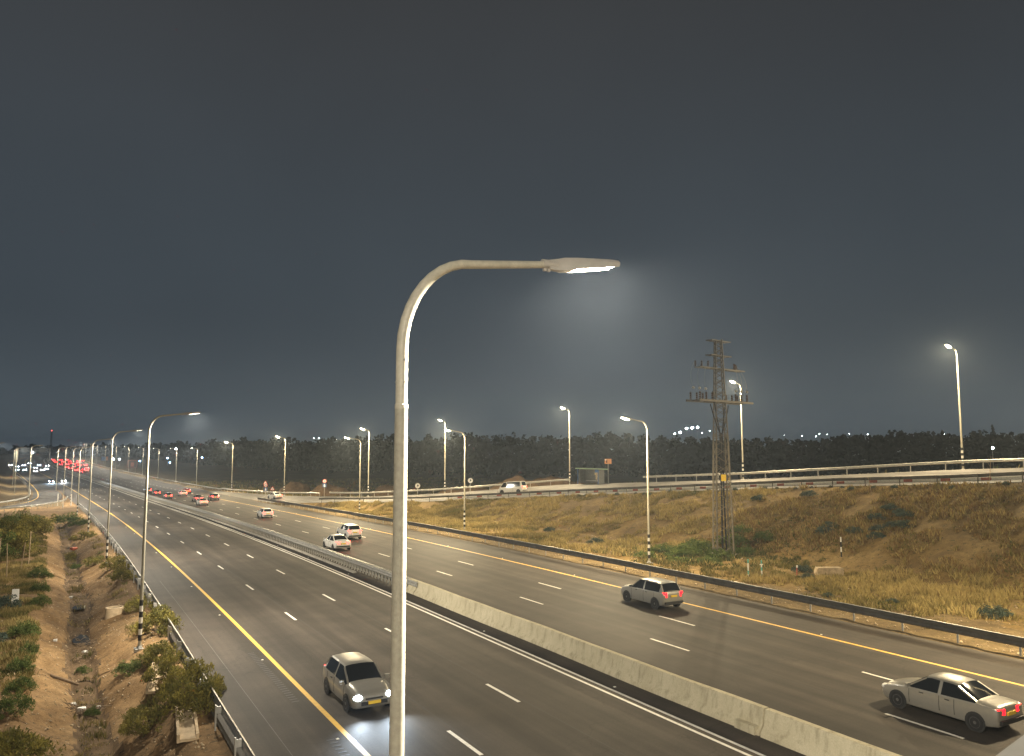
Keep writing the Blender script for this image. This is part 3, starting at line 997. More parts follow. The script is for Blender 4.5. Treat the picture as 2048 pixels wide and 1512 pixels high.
GL = "lamps along the ditch side of the highway"
for i, (u, s, lab) in enumerate([
        (2.71, 6.8, "tall galvanised street lamp with curved arm standing closest to the camera"),
        (3.90, 46.3, "second lamp of the ditch row, black and white bands above the shrubs"),
        (4.05, 83.0, "third lamp of the ditch row, banded foot beside the guardrail"),
        (3.9, 119.5, "fourth lamp of the ditch row, its head hidden in glare"),
        (3.9, 157.0, "fifth lamp of the ditch row, beside the slip road nose"),
        (4.4, 196.0, "sixth lamp of the ditch row, beyond the slip road bend")]):
    p = G(u + float(cs(s)) if i == 0 else u, s)
    if i == 0: p.z = -0.5
    lamp('main', p, R(1.0), lab, GL, 2 if i < 2 else True)

GR = "lamps along the embankment foot"
for u, s, lab in [(45.9, 55.2, "warm street lamp with banded foot left of the lattice pylon"),
                  (45.7, 91.5, "warm street lamp on the embankment left of the white minibus"),
                  (45.3, 130.0, "short-armed lamp rising from the tip of the grassy embankment")]:
    lamp('right', G(u, s), R(180), lab, GR)

GP = "lamps along the far side of the ramp"
for u, s, lab, rz in [(88.5, 51.3, "tall ramp lamp at the far right of the photo", 186), (84.5, 80.6, "tall ramp lamp just right of the lattice pylon", 190),
                  (79.8, 117.9, "tall ramp lamp standing left of the bus shelter", 198), (63.6, 136.7, "tall ramp lamp behind the round signs", 214),
                  (54.9, 155.5, "tall ramp lamp just left of the nearest lamp pole", 205), (45.9, 189.4, "tall lamp by the merge, next to the dirt mounds", 190),
                  (41.0, 229.3, "tall lamp by the merge, right of the braking cars", 184)]:
    uu = u + float(cs(s))
    p = Vector((u, s, float(ground_z(uu, s))))
    lamp('ramp', p, R(rz), lab, GP)

GF = "distant lamps along the right edge of the highway"
for i, s in enumerate([285, 322, 360, 398, 437, 476, 515, 555, 600, 650, 700]):
    lamp('far', W(46.3, s, -0.1), R(184), ["first", "second", "third", "fourth", "fifth", "sixth", "seventh", "eighth", "ninth", "tenth", "farthest"][i] + " slim distant lamp past the merge along the far right edge", GF, False)
GF2 = "distant lamps along the left edge of the highway"
for i, s in enumerate([236, 276, 400]):
    lamp('far', W(4.6 if s < 300 else -3.4, s, -0.1), R(4), ["nearest", "middle", "farthest"][i] + " slim distant lamp left of the oncoming lanes past the nose", GF2, False)
GS = "lamps along the slip road bank"
lamp('far', G(-12.6 + float(cs(178)), 184), R(14), "street lamp on the sandy bank at the left edge of the photo", GS, True, 3)
lamp('far', G(-6.6 + float(cs(206)), 210), R(10), "second street lamp on the sandy bank left of the slip road", GS, True, 3)
for s, w_ in ((262, 'nearer'), (318, 'farther')):
    lamp('far', G(-6.2, s), R(6), w_ + " slim distant lamp on the bank beside the slip road", "distant slip road lamps", False)
# assumed unseen lamps added for light, continuing the rows past frame and camera
for k_, u, s, rz, lab, g in [('right', 45.9, 18.7, 180, "assumed lamp of the embankment row just outside the right of the photo", GR),
                      ('right', 45.9, -18.0, 180, "assumed lamp of the embankment row behind the bridge", GR),
                      ('main', 2.7, -30.0, 1, "assumed lamp of the ditch row behind the bridge", GL),
                      ('ramp', 91.5, 18.0, 180, "assumed ramp lamp outside the right of the photo", GP)]:
    lamp(k_, G(u, s), R(rz), lab, g)

# ================================================================== BRIDGE THE PHOTO WAS TAKEN FROM
br_dir = Vector((1.0, 0.2, 0)).normalized()
br_a = Vector((0.0, 0.385, 0))
br = thing("bridge", "grey bridge parapet cutting the bottom right corner of the photo", "bridge", (0, 0, 0))
rotb = Matrix.Rotation(math.atan2(br_dir.y, br_dir.x), 3, 'Z')
nrm = Vector((-br_dir.y, br_dir.x, 0))
mid = br_a + br_dir * 28
def bbox_part(name, c, size, mat):
    bm = bmesh.new()
    bmesh.ops.create_cube(bm, size=1.0)
    for v in bm.verts:
        v.co = Vector((v.co.x * size[0], v.co.y * size[1], v.co.z * size[2]))
    bmesh.ops.bevel(bm, geom=list(bm.edges), offset=0.02, segments=2, affect='EDGES')
    for v in bm.verts:
        v.co = rotb @ v.co + Vector(c)
    me = bpy.data.meshes.new(name); bm.to_mesh(me); bm.free()
    me.materials.append(M[mat])
    return link(name, me, br)
bbox_part("parapet", mid + nrm * (0.11 - 0.11) + Vector((0, 0, 8.95)), (76, 0.24, 1.10), 'parapet')
bbox_part("deck", mid - nrm * 6.1 + Vector((0, 0, 7.9)), (76, 12.0, 0.98), 'concrete')
for du in (-26.2, -5.4, 14.6):
    bbox_part("pier", mid + br_dir * du - nrm * 6.0 + Vector((0, 0, 3.6)), (0.9, 9.0, 7.6), 'concrete')

# assumed lamp on the bridge behind the camera, added to light the near pole
kit('bridge', 9.0, 1.2, 1.2, 0.10, 0.07, 0.09, False)
lamp('bridge', (-9.5, -9.5, 8.39), R(60), "assumed unseen street lamp standing on the bridge deck behind the camera", "assumed bridge lamps")

# ================================================================== LATTICE PYLON
def pylon():
    base = G(55.0, 55.2)
    root = thing("pylon", "tall steel lattice power pylon with switchgear arms on the embankment", "pylon", base)
    H = 20.8
    wb, wt = 0.80, 0.29      # half widths
    ang = R(-29.9 + 45)
    def half(z): 
        return float(np.interp(z, [0, 11.5, H], [wb, 0.55, wt]))
    def corner(k, z):
        a = ang + k * math.pi / 2
        r = half(z) * math.sqrt(2)
        return Vector((r * math.cos(a), r * math.sin(a), z))
    for k in range(4):
        m = MB()
        zsn = [-0.3, 11.5, H]
        for z0, z1 in zip(zsn[:-1], zsn[1:]):
            m.bar(corner(k, z0), corner(k, z1), 0.12 if z0 < 10 else 0.085)
        m.build("leg", M['steel_tower'], root)
        ft = MB().box(corner(k, 0.0) + Vector((0, 0, 0.05)), (0.40, 0.40, 0.5)).build("footing", M['concrete'], root)
    zz = [0.0]
    while zz[-1] < H - 0.4:
        zz.append(zz[-1] + half(zz[-1]) * 1.35)
    zz[-1] = H
    br_h = MB().bar((0, 0, 0), (0, 0, 1), 0.05).mesh("brace", M['steel_tower'])
    for i in range(len(zz) - 1):
        for k in range(4):
            a, b = (k, k + 1) if i % 2 == 0 else (k + 1, k)
            p, q = corner(a % 4, zz[i]), corner(b % 4, zz[i + 1])
            d = q - p
            o = link("brace", br_h, root, p)
            o.rotation_euler = d.to_track_quat('Z', 'Y').to_euler()
            o.scale = (1, 1, d.length)
            p, q = corner(b % 4, zz[i]), corner(a % 4, zz[i + 1])
            d = q - p
            if i % 2 == 0:
                o = link("brace", br_h, root, p)
                o.rotation_euler = d.to_track_quat('Z', 'Y').to_euler()
                o.scale = (1, 1, d.length)
    ax = Vector((0.985, 0.17, 0))      # direction of the cross arms
    ay = Vector((-0.17, 0.985, 0))
    for z, l0, l1, w in [(20.65, 1.5, 1.6, 0.14), (19.2, 1.6, 1.7, 0.12), (17.9, 3.4, 3.9, 0.14)]:
        m = MB()
        for s_ in (-1, 1):
            m.bar(-ax * l0 + ay * s_ * 0.32 + Vector((0, 0, z)), ax * l1 + ay * s_ * 0.32 + Vector((0, 0, z)), 0.06, 0.11)
        for t in np.linspace(-l0, l1, 7):
            m.bar(ax * t - ay * 0.32 + Vector((0, 0, z)), ax * t + ay * 0.32 + Vector((0, 0, z)), 0.05)
        m.build("cross_arm", M['steel_tower'], root)
    zp = 14.7
    m = MB()
    for s_ in (-1, 1):
        m.bar(-ax * 4.2 + ay * s_ * 0.75 + Vector((0, 0, zp)), ax * 4.5 + ay * s_ * 0.75 + Vector((0, 0, zp)), 0.12, 0.20)
    for t in np.linspace(-4.2, 4.5, 11):
        m.bar(ax * t - ay * 0.75 + Vector((0, 0, zp)), ax * t + ay * 0.75 + Vector((0, 0, zp)), 0.07)
    m.build("platform", M['steel_tower'], root)
    ins = MB().lathe((0, 0, 0), [(0.05, 0), (0.13, 0.06), (0.06, 0.12), (0.13, 0.18), (0.06, 0.24), (0.13, 0.30), (0.06, 0.36), (0.12, 0.42), (0.06, 0.50)], 8).mesh("insulator", M['porcelain'])
    cap = MB().lathe((0, 0, 0), [(0.02, -0.12), (0.12, -0.06), (0.15, 0.03), (0.09, 0.12), (0.02, 0.16)], 10).mesh("bushing", M['porcelain_cap'])
    tops = []
    for sx in (-1, 1):
        for k in range(3):
            x = sx * (1.9 + k * 0.95)
            for s_ in (-1, 1):
                o = link("insulator", ins, root, ax * x + ay * 0.55 * s_ + Vector((0, 0, zp + 0.1)), None, (1, 1, 1.45))
            o = link("bushing", cap, root, ax * (x + sx * 0.55) + ay * -0.2 + Vector((0, 0, zp + 0.1 + 1.05)))
            tops.append((sx, ax * (x + sx * 0.55) + ay * -0.2 + Vector((0, 0, zp + 1.2))))
            tt = ax * (sx * (2.1 + k * 0.6)) + ay * (0.3 * (k - 1)) + Vector((0, 0, 18.0))
            link("insulator", ins, root, tt, None, (0.9, 0.9, 1.1))
            a = tops[-1][1]
            b = tt + Vector((0, 0, 0.55))
            c = (a + b) / 2 + ax * sx * (0.75 + 0.15 * k)
            pts = [(1 - t) ** 2 * a + 2 * t * (1 - t) * c + t * t * b for t in np.linspace(0, 1, 10)]
            MB().tube(pts, 0.012, 5).build("jumper_wire", M['galv_dull'], root)
    for x, y in ((-1.9, -0.3), (-0.85, 0.2), (1.55, 0.1), (0.6, -0.3)):
        a = ax * x + ay * y + Vector((0, 0, zp + (1.0 if abs(x) < 1 else -0.3)))
        b = Vector((math.copysign(0.12, x), -0.1, 11.6))
        c = (a * 0.45 + b * 0.55) + ax * (0.12 * x)
        pts = [(1 - t) ** 2 * a + 2 * t * (1 - t) * c + t * t * b for t in np.linspace(0, 1, 10)]
        MB().tube(pts, 0.05, 7).build("cable", M['cable'], root)
    MB().tube([Vector((-0.12, -0.1, 11.7)), Vector((-0.14, -0.1, 6)), Vector((-0.22, -0.1, 0.1))], 0.09, 8).build("cable", M['cable'], root)
    MB().tube([Vector((0.16, -0.05, 11.7)), Vector((0.2, -0.05, 6)), Vector((0.42, 0.0, 0.1))], 0.08, 8).build("cable", M['cable'], root)
    for k, (a, b) in enumerate(((2, 3), (3, 0))):
        c = (corner(a, 7.4) + corner(b, 7.4)) / 2
        nn = c.copy(); nn.z = 0; nn.normalize()
        rot = Matrix.Rotation(math.atan2(nn.y, nn.x), 3, 'Z')
        MB().box(c + nn * 0.09, (0.02, 0.46, 0.62), rot).build("warning_plate", M['yellow_plate'], root)
pylon()

# ================================================================== VEHICLES
SH = {}
SH['hatch'] = dict(L=4.15, W=1.74, H=1.50, st=[
    # y, zb, belt, hw, top, hwt
    (-2.07, 0.42, 0.80, 0.74, 0.86, 0.62), (-2.02, 0.30, 0.96, 0.82, 1.00, 0.66), (-1.92, 0.24, 1.00, 0.85, 1.04, 0.66), (-1.60, 0.21, 1.00, 0.87, 1.44, 0.56),
    (-1.30, 0.20, 0.98, 0.87, 1.48, 0.58), (-0.38, 0.20, 0.96, 0.87, 1.50, 0.60), (-0.26, 0.20, 0.96, 0.87, 1.50, 0.60), (0.30, 0.20, 0.95, 0.87, 1.47, 0.59),
    (1.02, 0.20, 0.93, 0.86, 1.02, 0.68), (1.45, 0.20, 0.88, 0.85, 0.95, 0.66), (1.85, 0.22, 0.76, 0.82, 0.84, 0.62), (2.02, 0.28, 0.66, 0.76, 0.72, 0.58), (2.08, 0.40, 0.58, 0.66, 0.62, 0.50)],
    rear=(2, 3), front=(7, 8), sides=[(3, 4), (4, 5), (6, 7), (7, 8)])
SH['sedan'] = dict(L=4.6, W=1.80, H=1.45, st=[
    (-2.28, 0.44, 0.80, 0.76, 0.84, 0.64), (-2.22, 0.30, 0.92, 0.84, 0.96, 0.68), (-1.80, 0.22, 0.97, 0.88, 1.01, 0.70), (-1.50, 0.20, 0.97, 0.89, 1.05, 0.68),
    (-0.80, 0.20, 0.96, 0.90, 1.41, 0.58), (-0.24, 0.20, 0.95, 0.90, 1.45, 0.60), (-0.12, 0.20, 0.95, 0.90, 1.45, 0.60), (0.42, 0.20, 0.94, 0.90, 1.42, 0.59),
    (1.12, 0.20, 0.92, 0.89, 0.99, 0.70), (1.60, 0.20, 0.86, 0.87, 0.92, 0.68), (2.05, 0.22, 0.74, 0.83, 0.80, 0.62), (2.24, 0.28, 0.64, 0.76, 0.69, 0.56), (2.30, 0.40, 0.56, 0.66, 0.60, 0.50)],
    rear=(3, 4), front=(7, 8), sides=[(3, 4), (4, 5), (6, 7), (7, 8)])
SH['suv'] = dict(L=4.45, W=1.84, H=1.66, st=[
    (-2.22, 0.48, 0.90, 0.78, 0.96, 0.66), (-2.16, 0.34, 1.06, 0.86, 1.10, 0.70), (-2.06, 0.28, 1.10, 0.90, 1.14, 0.70), (-1.80, 0.25, 1.10, 0.91, 1.58, 0.62),
    (-1.40, 0.24, 1.09, 0.92, 1.64, 0.64), (-0.36, 0.24, 1.07, 0.92, 1.66, 0.65), (-0.24, 0.24, 1.07, 0.92, 1.66, 0.65), (0.34, 0.24, 1.06, 0.92, 1.63, 0.64),
    (1.02, 0.24, 1.04, 0.91, 1.14, 0.72), (1.50, 0.24, 1.00, 0.90, 1.06, 0.72), (1.98, 0.26, 0.88, 0.87, 0.96, 0.68), (2.16, 0.32, 0.76, 0.81, 0.82, 0.62), (2.22, 0.46, 0.66, 0.70, 0.72, 0.54)],
    rear=(2, 3), front=(7, 8), sides=[(3, 4), (4, 5), (6, 7), (7, 8)])
SH['van'] = dict(L=4.85, W=1.76, H=2.02, st=[
    (-2.42, 0.50, 1.06, 0.78, 1.12, 0.70), (-2.38, 0.32, 1.14, 0.85, 1.20, 0.74), (-2.34, 0.28, 1.18, 0.88, 1.24, 0.74), (-2.20, 0.26, 1.18, 0.88, 1.94, 0.70),
    (-2.00, 0.25, 1.18, 0.88, 2.00, 0.72), (-0.55, 0.25, 1.17, 0.88, 2.03, 0.72), (0.60, 0.25, 1.17, 0.88, 2.02, 0.72), (0.72, 0.25, 1.17, 0.88, 2.02, 0.72), (1.35, 0.25, 1.16, 0.88, 1.94, 0.70),
    (2.02, 0.26, 1.12, 0.87, 1.22, 0.74), (2.28, 0.28, 0.90, 0.85, 1.00, 0.68), (2.40, 0.34, 0.72, 0.80, 0.80, 0.64), (2.44, 0.46, 0.62, 0.72, 0.68, 0.56)],
    rear=(2, 3), front=(8, 9), sides=[(4, 5), (5, 6), (7, 8), (8, 9)])

def half_ring(st):
    y, zb, belt, hw, top, hwt = st
    return [(0.0, zb), (hw * 0.86, zb), (hw * 0.97, zb + 0.12), (hw, zb + (belt - zb) * 0.55), (hw * 0.965, belt - 0.05), (hw * 0.945, belt),
            (hwt + 0.03, top - 0.06), (hwt * 0.9, top - 0.005), (hwt * 0.5, top + 0.022), (0.0, top + 0.03)]

CARKIT = {}
def car_kit(kind):
    if kind in CARKIT: return CARKIT[kind]
    sh = SH[kind]
    st = sh['st']
    KS, KR = 3, 2           # finer stations and ring points through the control rows
    def crom(p, k):
        p = np.asarray(p, float); out = []
        for i in range(len(p) - 1):
            p0 = p[max(i - 1, 0)]; p1_ = p[i]; p2_ = p[i + 1]; p3_ = p[min(i + 2, len(p) - 1)]
            m1 = (p2_ - p0) * 0.5 * 0.72; m2 = (p3_ - p1_) * 0.5 * 0.72
            for q in range(k):
                t = q / k
                out.append((2 * t ** 3 - 3 * t * t + 1) * p1_ + (t ** 3 - 2 * t * t + t) * m1 + (-2 * t ** 3 + 3 * t * t) * p2_ + (t ** 3 - t * t) * m2)
        out.append(p[-1])
        return np.array(out)
    st_f = crom(st, KS)
    V = []
    nr = 9 * KR + 1
    for s_ in st_f:
        hr = crom(half_ring(tuple(s_)), KR)
        hr[0][0] = 0; hr[-1][0] = 0
        for x, z in hr: V.append((x, s_[0], z))
        for x, z in hr[1:-1]: V.append((-x, s_[0], z))
    per = 2 * nr - 2
    def vid(i, j, side):
        if side > 0 or j in (0, nr - 1): return i * per + j
        return i * per + nr + (j - 1)
    groups = {'body': [], 'windscreen': [], 'rear_window': [], 'side_window_r': [], 'side_window_l': []}
    sides = sh['sides']
    for i in range(len(st_f) - 1):
        io = i // KS
        for j in range(nr - 1):
            jo = j // KR
            for side in (1, -1):
                q = [vid(i, j, side), vid(i, j + 1, side), vid(i + 1, j + 1, side), vid(i + 1, j, side)]
                if side > 0: q = q[::-1]
                g = 'body'
                if jo >= 6 and (io, io + 1) == sh['front']: g = 'windscreen'
                elif jo >= 6 and (io, io + 1) == sh['rear']: g = 'rear_window'
                elif jo == 5 and (io, io + 1) in sides: g = 'side_window_r' if side > 0 else 'side_window_l'
                groups[g].append(tuple(q))
    for i in (0, len(st_f) - 1):
        ring = [vid(i, j, 1) for j in range(nr)] + [vid(i, j, -1) for j in range(nr - 2, 0, -1)]
        groups['body'].append(tuple(ring))
    def sub(faces, name, smooth):
        used = sorted({v for f in faces for v in f})
        mp_ = {v: k for k, v in enumerate(used)}
        mb = MB().add([V[v] for v in used], [tuple(mp_[v] for v in f) for f in faces])
        return mb
    kit_ = {}
    bodymb = sub(groups['body'], 'body', True)
    # A pillars and roof seams follow the glass edges
    a0 = st[sh['front'][0]]; a1 = st[sh['front'][1]]
    r0, r1 = half_ring(a0), half_ring(a1)
    for sx in (1, -1):
        bodymb.bar((sx * r0[6][0], a0[0], r0[6][1]), (sx * r1[6][0], a1[0], r1[6][1]), 0.07, 0.05)
        c0 = half_ring(st[sh['rear'][0]]); c1 = half_ring(st[sh['rear'][1]])
        bodymb.bar((sx * c0[6][0], st[sh['rear'][0]][0], c0[6][1]), (sx * c1[6][0], st[sh['rear'][1]][0], c1[6][1]), 0.09, 0.06)
    kit_['body'] = bodymb.mesh("body", None, 38)
    for k, nm in (('windscreen', 'windscreen'), ('rear_window', 'rear_window'), ('side_window_r', 'side_window'), ('side_window_l', 'side_window')):
        kit_[k] = sub(groups[k], nm, True).mesh(nm, M['glass'], 50)
    L = sh['L']; Wd = sh['W']
    yr = st[0][0]; yf = st[-1][0]
    big = kind in ('suv', 'van')
    rw = 0.34 if big else 0.31
    wx = st[5][3] - 0.09
    kit_['tyre'] = MB().lathe((0, 0, 0), [(rw * 0.62, -0.105), (rw * 0.9, -0.105), (rw, -0.07), (rw, 0.07), (rw * 0.9, 0.105), (rw * 0.62, 0.105)], 20, 'X').mesh("tyre", M['tyre'], 40)
    rim = MB().lathe((0, 0, 0), [(0.05, -0.112), (rw * 0.18, -0.112), (rw * 0.22, -0.09), (rw * 0.55, -0.092), (rw * 0.60, -0.107), (rw * 0.63, -0.104), (rw * 0.63, 0.104), (rw * 0.60, 0.107), (rw * 0.55, 0.092), (rw * 0.22, 0.09), (rw * 0.18, 0.112), (0.05, 0.112)], 16, 'X')
    kit_['rim'] = rim.mesh("rim", M['rim'], 40)
    kit_['arch'] = MB().lathe((0, 0, 0), [(rw * 1.17, -0.008), (rw * 1.17, 0.008)], 20, 'X').mesh("wheel_arch", M['trim'])
    kit_['wheels'] = [(sx * wx, y) for sx in (1, -1) for y in (yr + 0.78, yf - 0.80)]
    kit_['rw'] = rw
    zl = st[-3][2] - 0.06
    # front lamps: swept lens shapes
    def lens_front(sx):
        s2 = st[-2]
        c = Vector((sx * s2[3] * 0.80, s2[0] - 0.05, s2[2] - 0.01))
        mb = MB().lathe((0, 0, 0), [(0.02, -1.0), (0.5, -0.86), (0.86, -0.5), (1.0, 0.0), (0.86, 0.5), (0.5, 0.86), (0.02, 1.0)], 14)
        mb.v = [(c.x + v[0] * 0.19, c.y + v[1] * 0.15 - abs(v[0]) * 0.03, c.z + v[2] * 0.10) for v in mb.v]
        return mb
    kit_['headlight'] = [lens_front(sx) for sx in (1, -1)]
    zt = st[1][2]
    def lens_rear(sx):
        x_out = st[1][3] * 0.93
        y = st[1][0]
        if big or kind == 'hatch':
            zz = (zt - 0.26, zt + 0.03)
            w_ = 0.25
        else:
            zz = (zt - 0.21, zt - 0.01)
            w_ = 0.40
        y2 = st[2][0]
        return MB().add([(sx * (x_out - w_), yr - 0.022, zz[0]), (sx * (x_out + 0.004), y - 0.03, zz[0]), (sx * (x_out + 0.0), y - 0.02, zz[1]), (sx * (x_out - w_), yr - 0.016, zz[1]),
                         (sx * (x_out - w_), y + 0.12, zz[0]), (sx * (x_out + 0.025), y + 0.14, zz[0]), (sx * (x_out + 0.015), y + 0.14, zz[1]), (sx * (x_out - w_), y + 0.12, zz[1])],
                        [(0, 1, 2, 3), (4, 7, 6, 5), (0, 4, 5, 1), (1, 5, 6, 2), (2, 6, 7, 3), (3, 7, 4, 0)])
    kit_['taillight'] = [lens_rear(sx) for sx in (1, -1)]
    kit_['plate_r'] = MB().box((0, yr - 0.028, zt - (0.20 if kind != 'van' else 0.30)), (0.50, 0.05, 0.12)).mesh("number_plate", M['plate'])
    kit_['plate_f'] = MB().box((0, yf + 0.02, 0.46), (0.50, 0.04, 0.11)).mesh("number_plate", M['plate'])
    kit_['bumper_r'] = MB().box((0, yr - 0.01, 0.46), (st[1][3] * 1.7, 0.14, 0.13)).mesh("bumper", M['trim'])
    kit_['grille'] = MB().box((0, yf - 0.01, 0.44), (1.05, 0.06, 0.14)).box((0, yf - 0.03, 0.60), (0.7, 0.09, 0.06)).mesh("grille", M['trim'])
    yb = a1[0] - 0.12
    kit_['mirror'] = [MB().box((sx * (a1[3] + 0.09), yb, a1[2] + 0.09), (0.20, 0.10, 0.14)).box((sx * (a1[3] - 0.0), yb, a1[2] + 0.03), (0.10, 0.05, 0.05)) for sx in (1, -1)]
    seam = []
    for sx in (1, -1):
        mb = MB()
        for y in (st[5][0] + 0.06, a1[0] - 0.10, st[4][0] + 0.05):
            hw = float(np.interp(y, [q[0] for q in st], [q[3] for q in st]))
            zb_ = 0.34; bt = float(np.interp(y, [q[0] for q in st], [q[2] for q in st]))
            mb.bar((sx * (hw * 0.985 + 0.002), y, zb_ + 0.02), (sx * (hw + 0.001), y, zb_ + (bt - zb_) * 0.5), 0.014)
            mb.bar((sx * (hw + 0.001), y, zb_ + (bt - zb_) * 0.5), (sx * (hw * 0.968 + 0.001), y, bt - 0.05), 0.014)
        seam.append(mb.mesh("door_seam", M['trim']))
    kit_['seam'] = seam
    kit_['handle'] = [MB().box((sx * (st[5][3] * 0.985 + 0.015), y, st[5][2] - 0.12), (0.03, 0.16, 0.03)).mesh("door_handle", M['trim']) for sx in (1, -1) for y in (st[5][0] - 0.25, st[5][0] + 0.75)]
    kit_['sh'] = sh
    CARKIT[kind] = kit_
    return kit_

BODY = {}
def car(kind, paint, pos, rz, label, group=None, head='off', tail='tail_near', detail=True, name="car", cat="car"):
    k = car_kit(kind)
    root = thing(name, label, cat, pos, rz, group)
    key = (kind, paint)
    if key not in BODY:
        me = k['body'].copy(); me.name = "body"
        me.materials.append(M[paint])
        BODY[key] = me
        BODY[key + ('mir',)] = [x.mesh("mirror", M[paint]) for x in k['mirror']]
    body = link("body", BODY[key], root)
    for g, nm in (('windscreen', 'windscreen'), ('rear_window', 'rear_window'), ('side_window_r', 'side_window'), ('side_window_l', 'side_window')):
        link(nm, k[g], root)
    hl = 'headlight'
    for i in (0, 1):
        hk = (kind, 'h', i, head)
        if hk not in BODY: BODY[hk] = k['headlight'][i].mesh("headlight", M['sign_white'] if head == 'off' else M[head])
        link("headlight", BODY[hk], root)
        tk = (kind, 't', i, tail)
        if tk not in BODY: BODY[tk] = k['taillight'][i].mesh("taillight", M[tail])
        link("taillight", BODY[tk], root)
    for x, y in k['wheels']:
        w = link("wheel", k['tyre'], root, (x, y, k['rw']))
        link("rim", k['rim'], w)
        if detail:
            sx = 1 if x > 0 else -1
            link("wheel_arch", k['arch'], root, (x + sx * 0.088, y, k['rw'] + 0.01))
    if detail:
        link("number_plate", k['plate_r'], root)
        link("number_plate", k['plate_f'], root)
        link("bumper", k['bumper_r'], root)
        link("grille", k['grille'], root)
        for mme in BODY[key + ('mir',)]: link("mirror", mme, root)
        for sme in k['seam']: link("door_seam", sme, body)
        for hme in k['handle']: link("door_handle", hme, body)
    return root

def headlamp_beams(root, kind, power, col=(0.72, 0.86, 1.0)):
    sh = SH[kind]
    for sx in (1, -1):
        ld = bpy.data.lights.new("headlight_beam", 'SPOT')
        ld.energy = power; ld.color = col
        ld.spot_size = R(110); ld.spot_blend = 1.0
        ld.shadow_soft_size = 0.06
        lo = bpy.data.objects.new("headlight_beam", ld)
        COL.objects.link(lo)
        lo.parent = root
        lo.location = (sx * 0.62, sh['L'] / 2 + 0.05, 0.66)
        lo.rotation_euler = (R(90 - 7), 0, 0)

def rdir(s, away=True):
    d = math.atan2(-float(cs(s + 1) - cs(s)), 1.0)
    return -d if away else math.pi - d
def place(u0, s, dz=0.004):
    return W(u0, s, dz)

c1 = car('hatch', 'car_beige', place(10.75, 31.4), rdir(31, False), "beige silver hatchback with glaring headlights driving toward the camera", None, 'head_near')
headlamp_beams(c1, 'hatch', 650)
car('suv', 'car_silver', place(34.1, 40.9), rdir(41), "silver sport utility car with red tail lights in the lane by the yellow line")
car('sedan', 'car_beige', place(29.75, 18.3), rdir(17), "grey beige sedan at the right edge of the photo above the concrete barrier")
car('sedan', 'car_white', place(25.5, 81.3), rdir(81), "white sedan nearest the median, overlapping another white car", None, 'off', 'tail_mid')
car('suv', 'car_white', place(30.1, 91.0), rdir(91), "white sport utility car just behind the overlapping white sedan", None, 'off', 'tail_mid')
car('hatch', 'car_white', place(29.7, 131.0), rdir(131), "lone white hatchback between the two white cars and the queue", None, 'off', 'tail_mid')
QL = "braking cars bunched with red tail lights"
for (u, s, kd, pt, lab) in [
        (27.8, 176.5, 'sedan', 'car_white', "white sedan last in the bunch of braking cars"),
        (29.9, 194.0, 'sedan', 'car_grey', "dark car second from the rear of the braking bunch"),
        (33.8, 196.0, 'suv', 'car_grey', "dark sport utility car rightmost in the braking bunch"),
        (25.9, 211.0, 'hatch', 'car_grey', "dark hatchback nearest the median in the braking bunch"),
        (31.6, 224.5, 'hatch', 'car_white', "white hatchback in the middle of the braking bunch"),
        (26.2, 231.5, 'sedan', 'car_grey', "dark sedan ahead in the median lane of the braking bunch"),
        (34.9, 238.5, 'sedan', 'car_red', "red car ahead in the outer lane of the braking bunch"),
        (25.8, 246.0, 'suv', 'car_grey', "leading car of the braking bunch, leftmost in the photo")]:
    car(kd, pt, place(u, s), rdir(s), lab, QL, 'off', 'tail_mid', True)
p = RP(0.45, 184.0, 0.02)
car('sedan', 'car_white', p, R(12), "white car merging from the ramp beside the gore signs", None, 'off', 'tail_mid')
FT = "distant cars driving away with red tail lights"
for i, (u, s) in enumerate([(25.8, 442), (29.9, 456), (25.6, 484), (34.0, 487), (26.0, 543), (30.0, 551), (33.8, 556), (37.5, 577), (26.2, 592), (30.2, 598), (34.2, 600), (39.5, 604), (42.5, 612), (26.0, 640), (25.9, 505), (30.1, 512), (34.1, 524), (38.0, 533), (30.0, 470), (25.7, 460), (34.0, 570), (26.1, 615), (30.2, 628), (34.3, 645)]):
    car(['sedan', 'suv', 'hatch'][i % 3], ['car_grey', 'car_white'][i % 2], place(u, s), rdir(s), "distant car with glowing red tail lights near the vanishing point", FT, 'off', 'tail_far', False)
FH = "distant oncoming cars with glaring headlights"
for i, (u, s, hd) in enumerate([(6.4, 341, 'head_far'), (10.6, 344, 'head_far_warm'), (0.9, 477, 'head_far'), (4.2, 474, 'head_far'), (7.6, 455, 'head_far_warm'), (11.5, 470, 'head_far_warm'), (3.0, 520, 'head_far'), (14.4, 482, 'head_far'), (10.9, 505, 'head_far_warm'), (14.6, 540, 'head_far'), (18.2, 530, 'head_far_warm'), (7.0, 540, 'head_far'), (11.0, 575, 'head_far'), (0.6, 545, 'head_far_warm')]):
    lab = ["oncoming car with blue-white headlights on the slip lane", "oncoming car with white headlights beside the blue-lit one"][i] if i < 2 else "distant oncoming car with glaring headlights at the far left"
    c = car(['sedan', 'hatch'][i % 2], ['car_grey', 'car_white'][i % 2], place(u, s), rdir(s, False), lab, FH, hd, 'tail_near', False)
    if i < 2: headlamp_beams(c, 'sedan', 2500, (0.6, 0.82, 1.0) if i == 0 else (0.9, 0.95, 1.0))
# minibus on the ramp
a = RP(0.36, 116.5, 0.02); b = RP(0.36, 119.5, 0.02)
d = b - a
vn = car('van', 'car_white', a, 0, "white minibus with dark windows driving down the ramp", None, 'off', 'tail_near', True, "minibus", "minibus")
vn.rotation_euler = (math.atan2(d.z, math.hypot(d.x, d.y)), 0, math.atan2(-d.x, d.y))
headlamp_beams(vn, 'van', 300, (1.0, 0.95, 0.85))

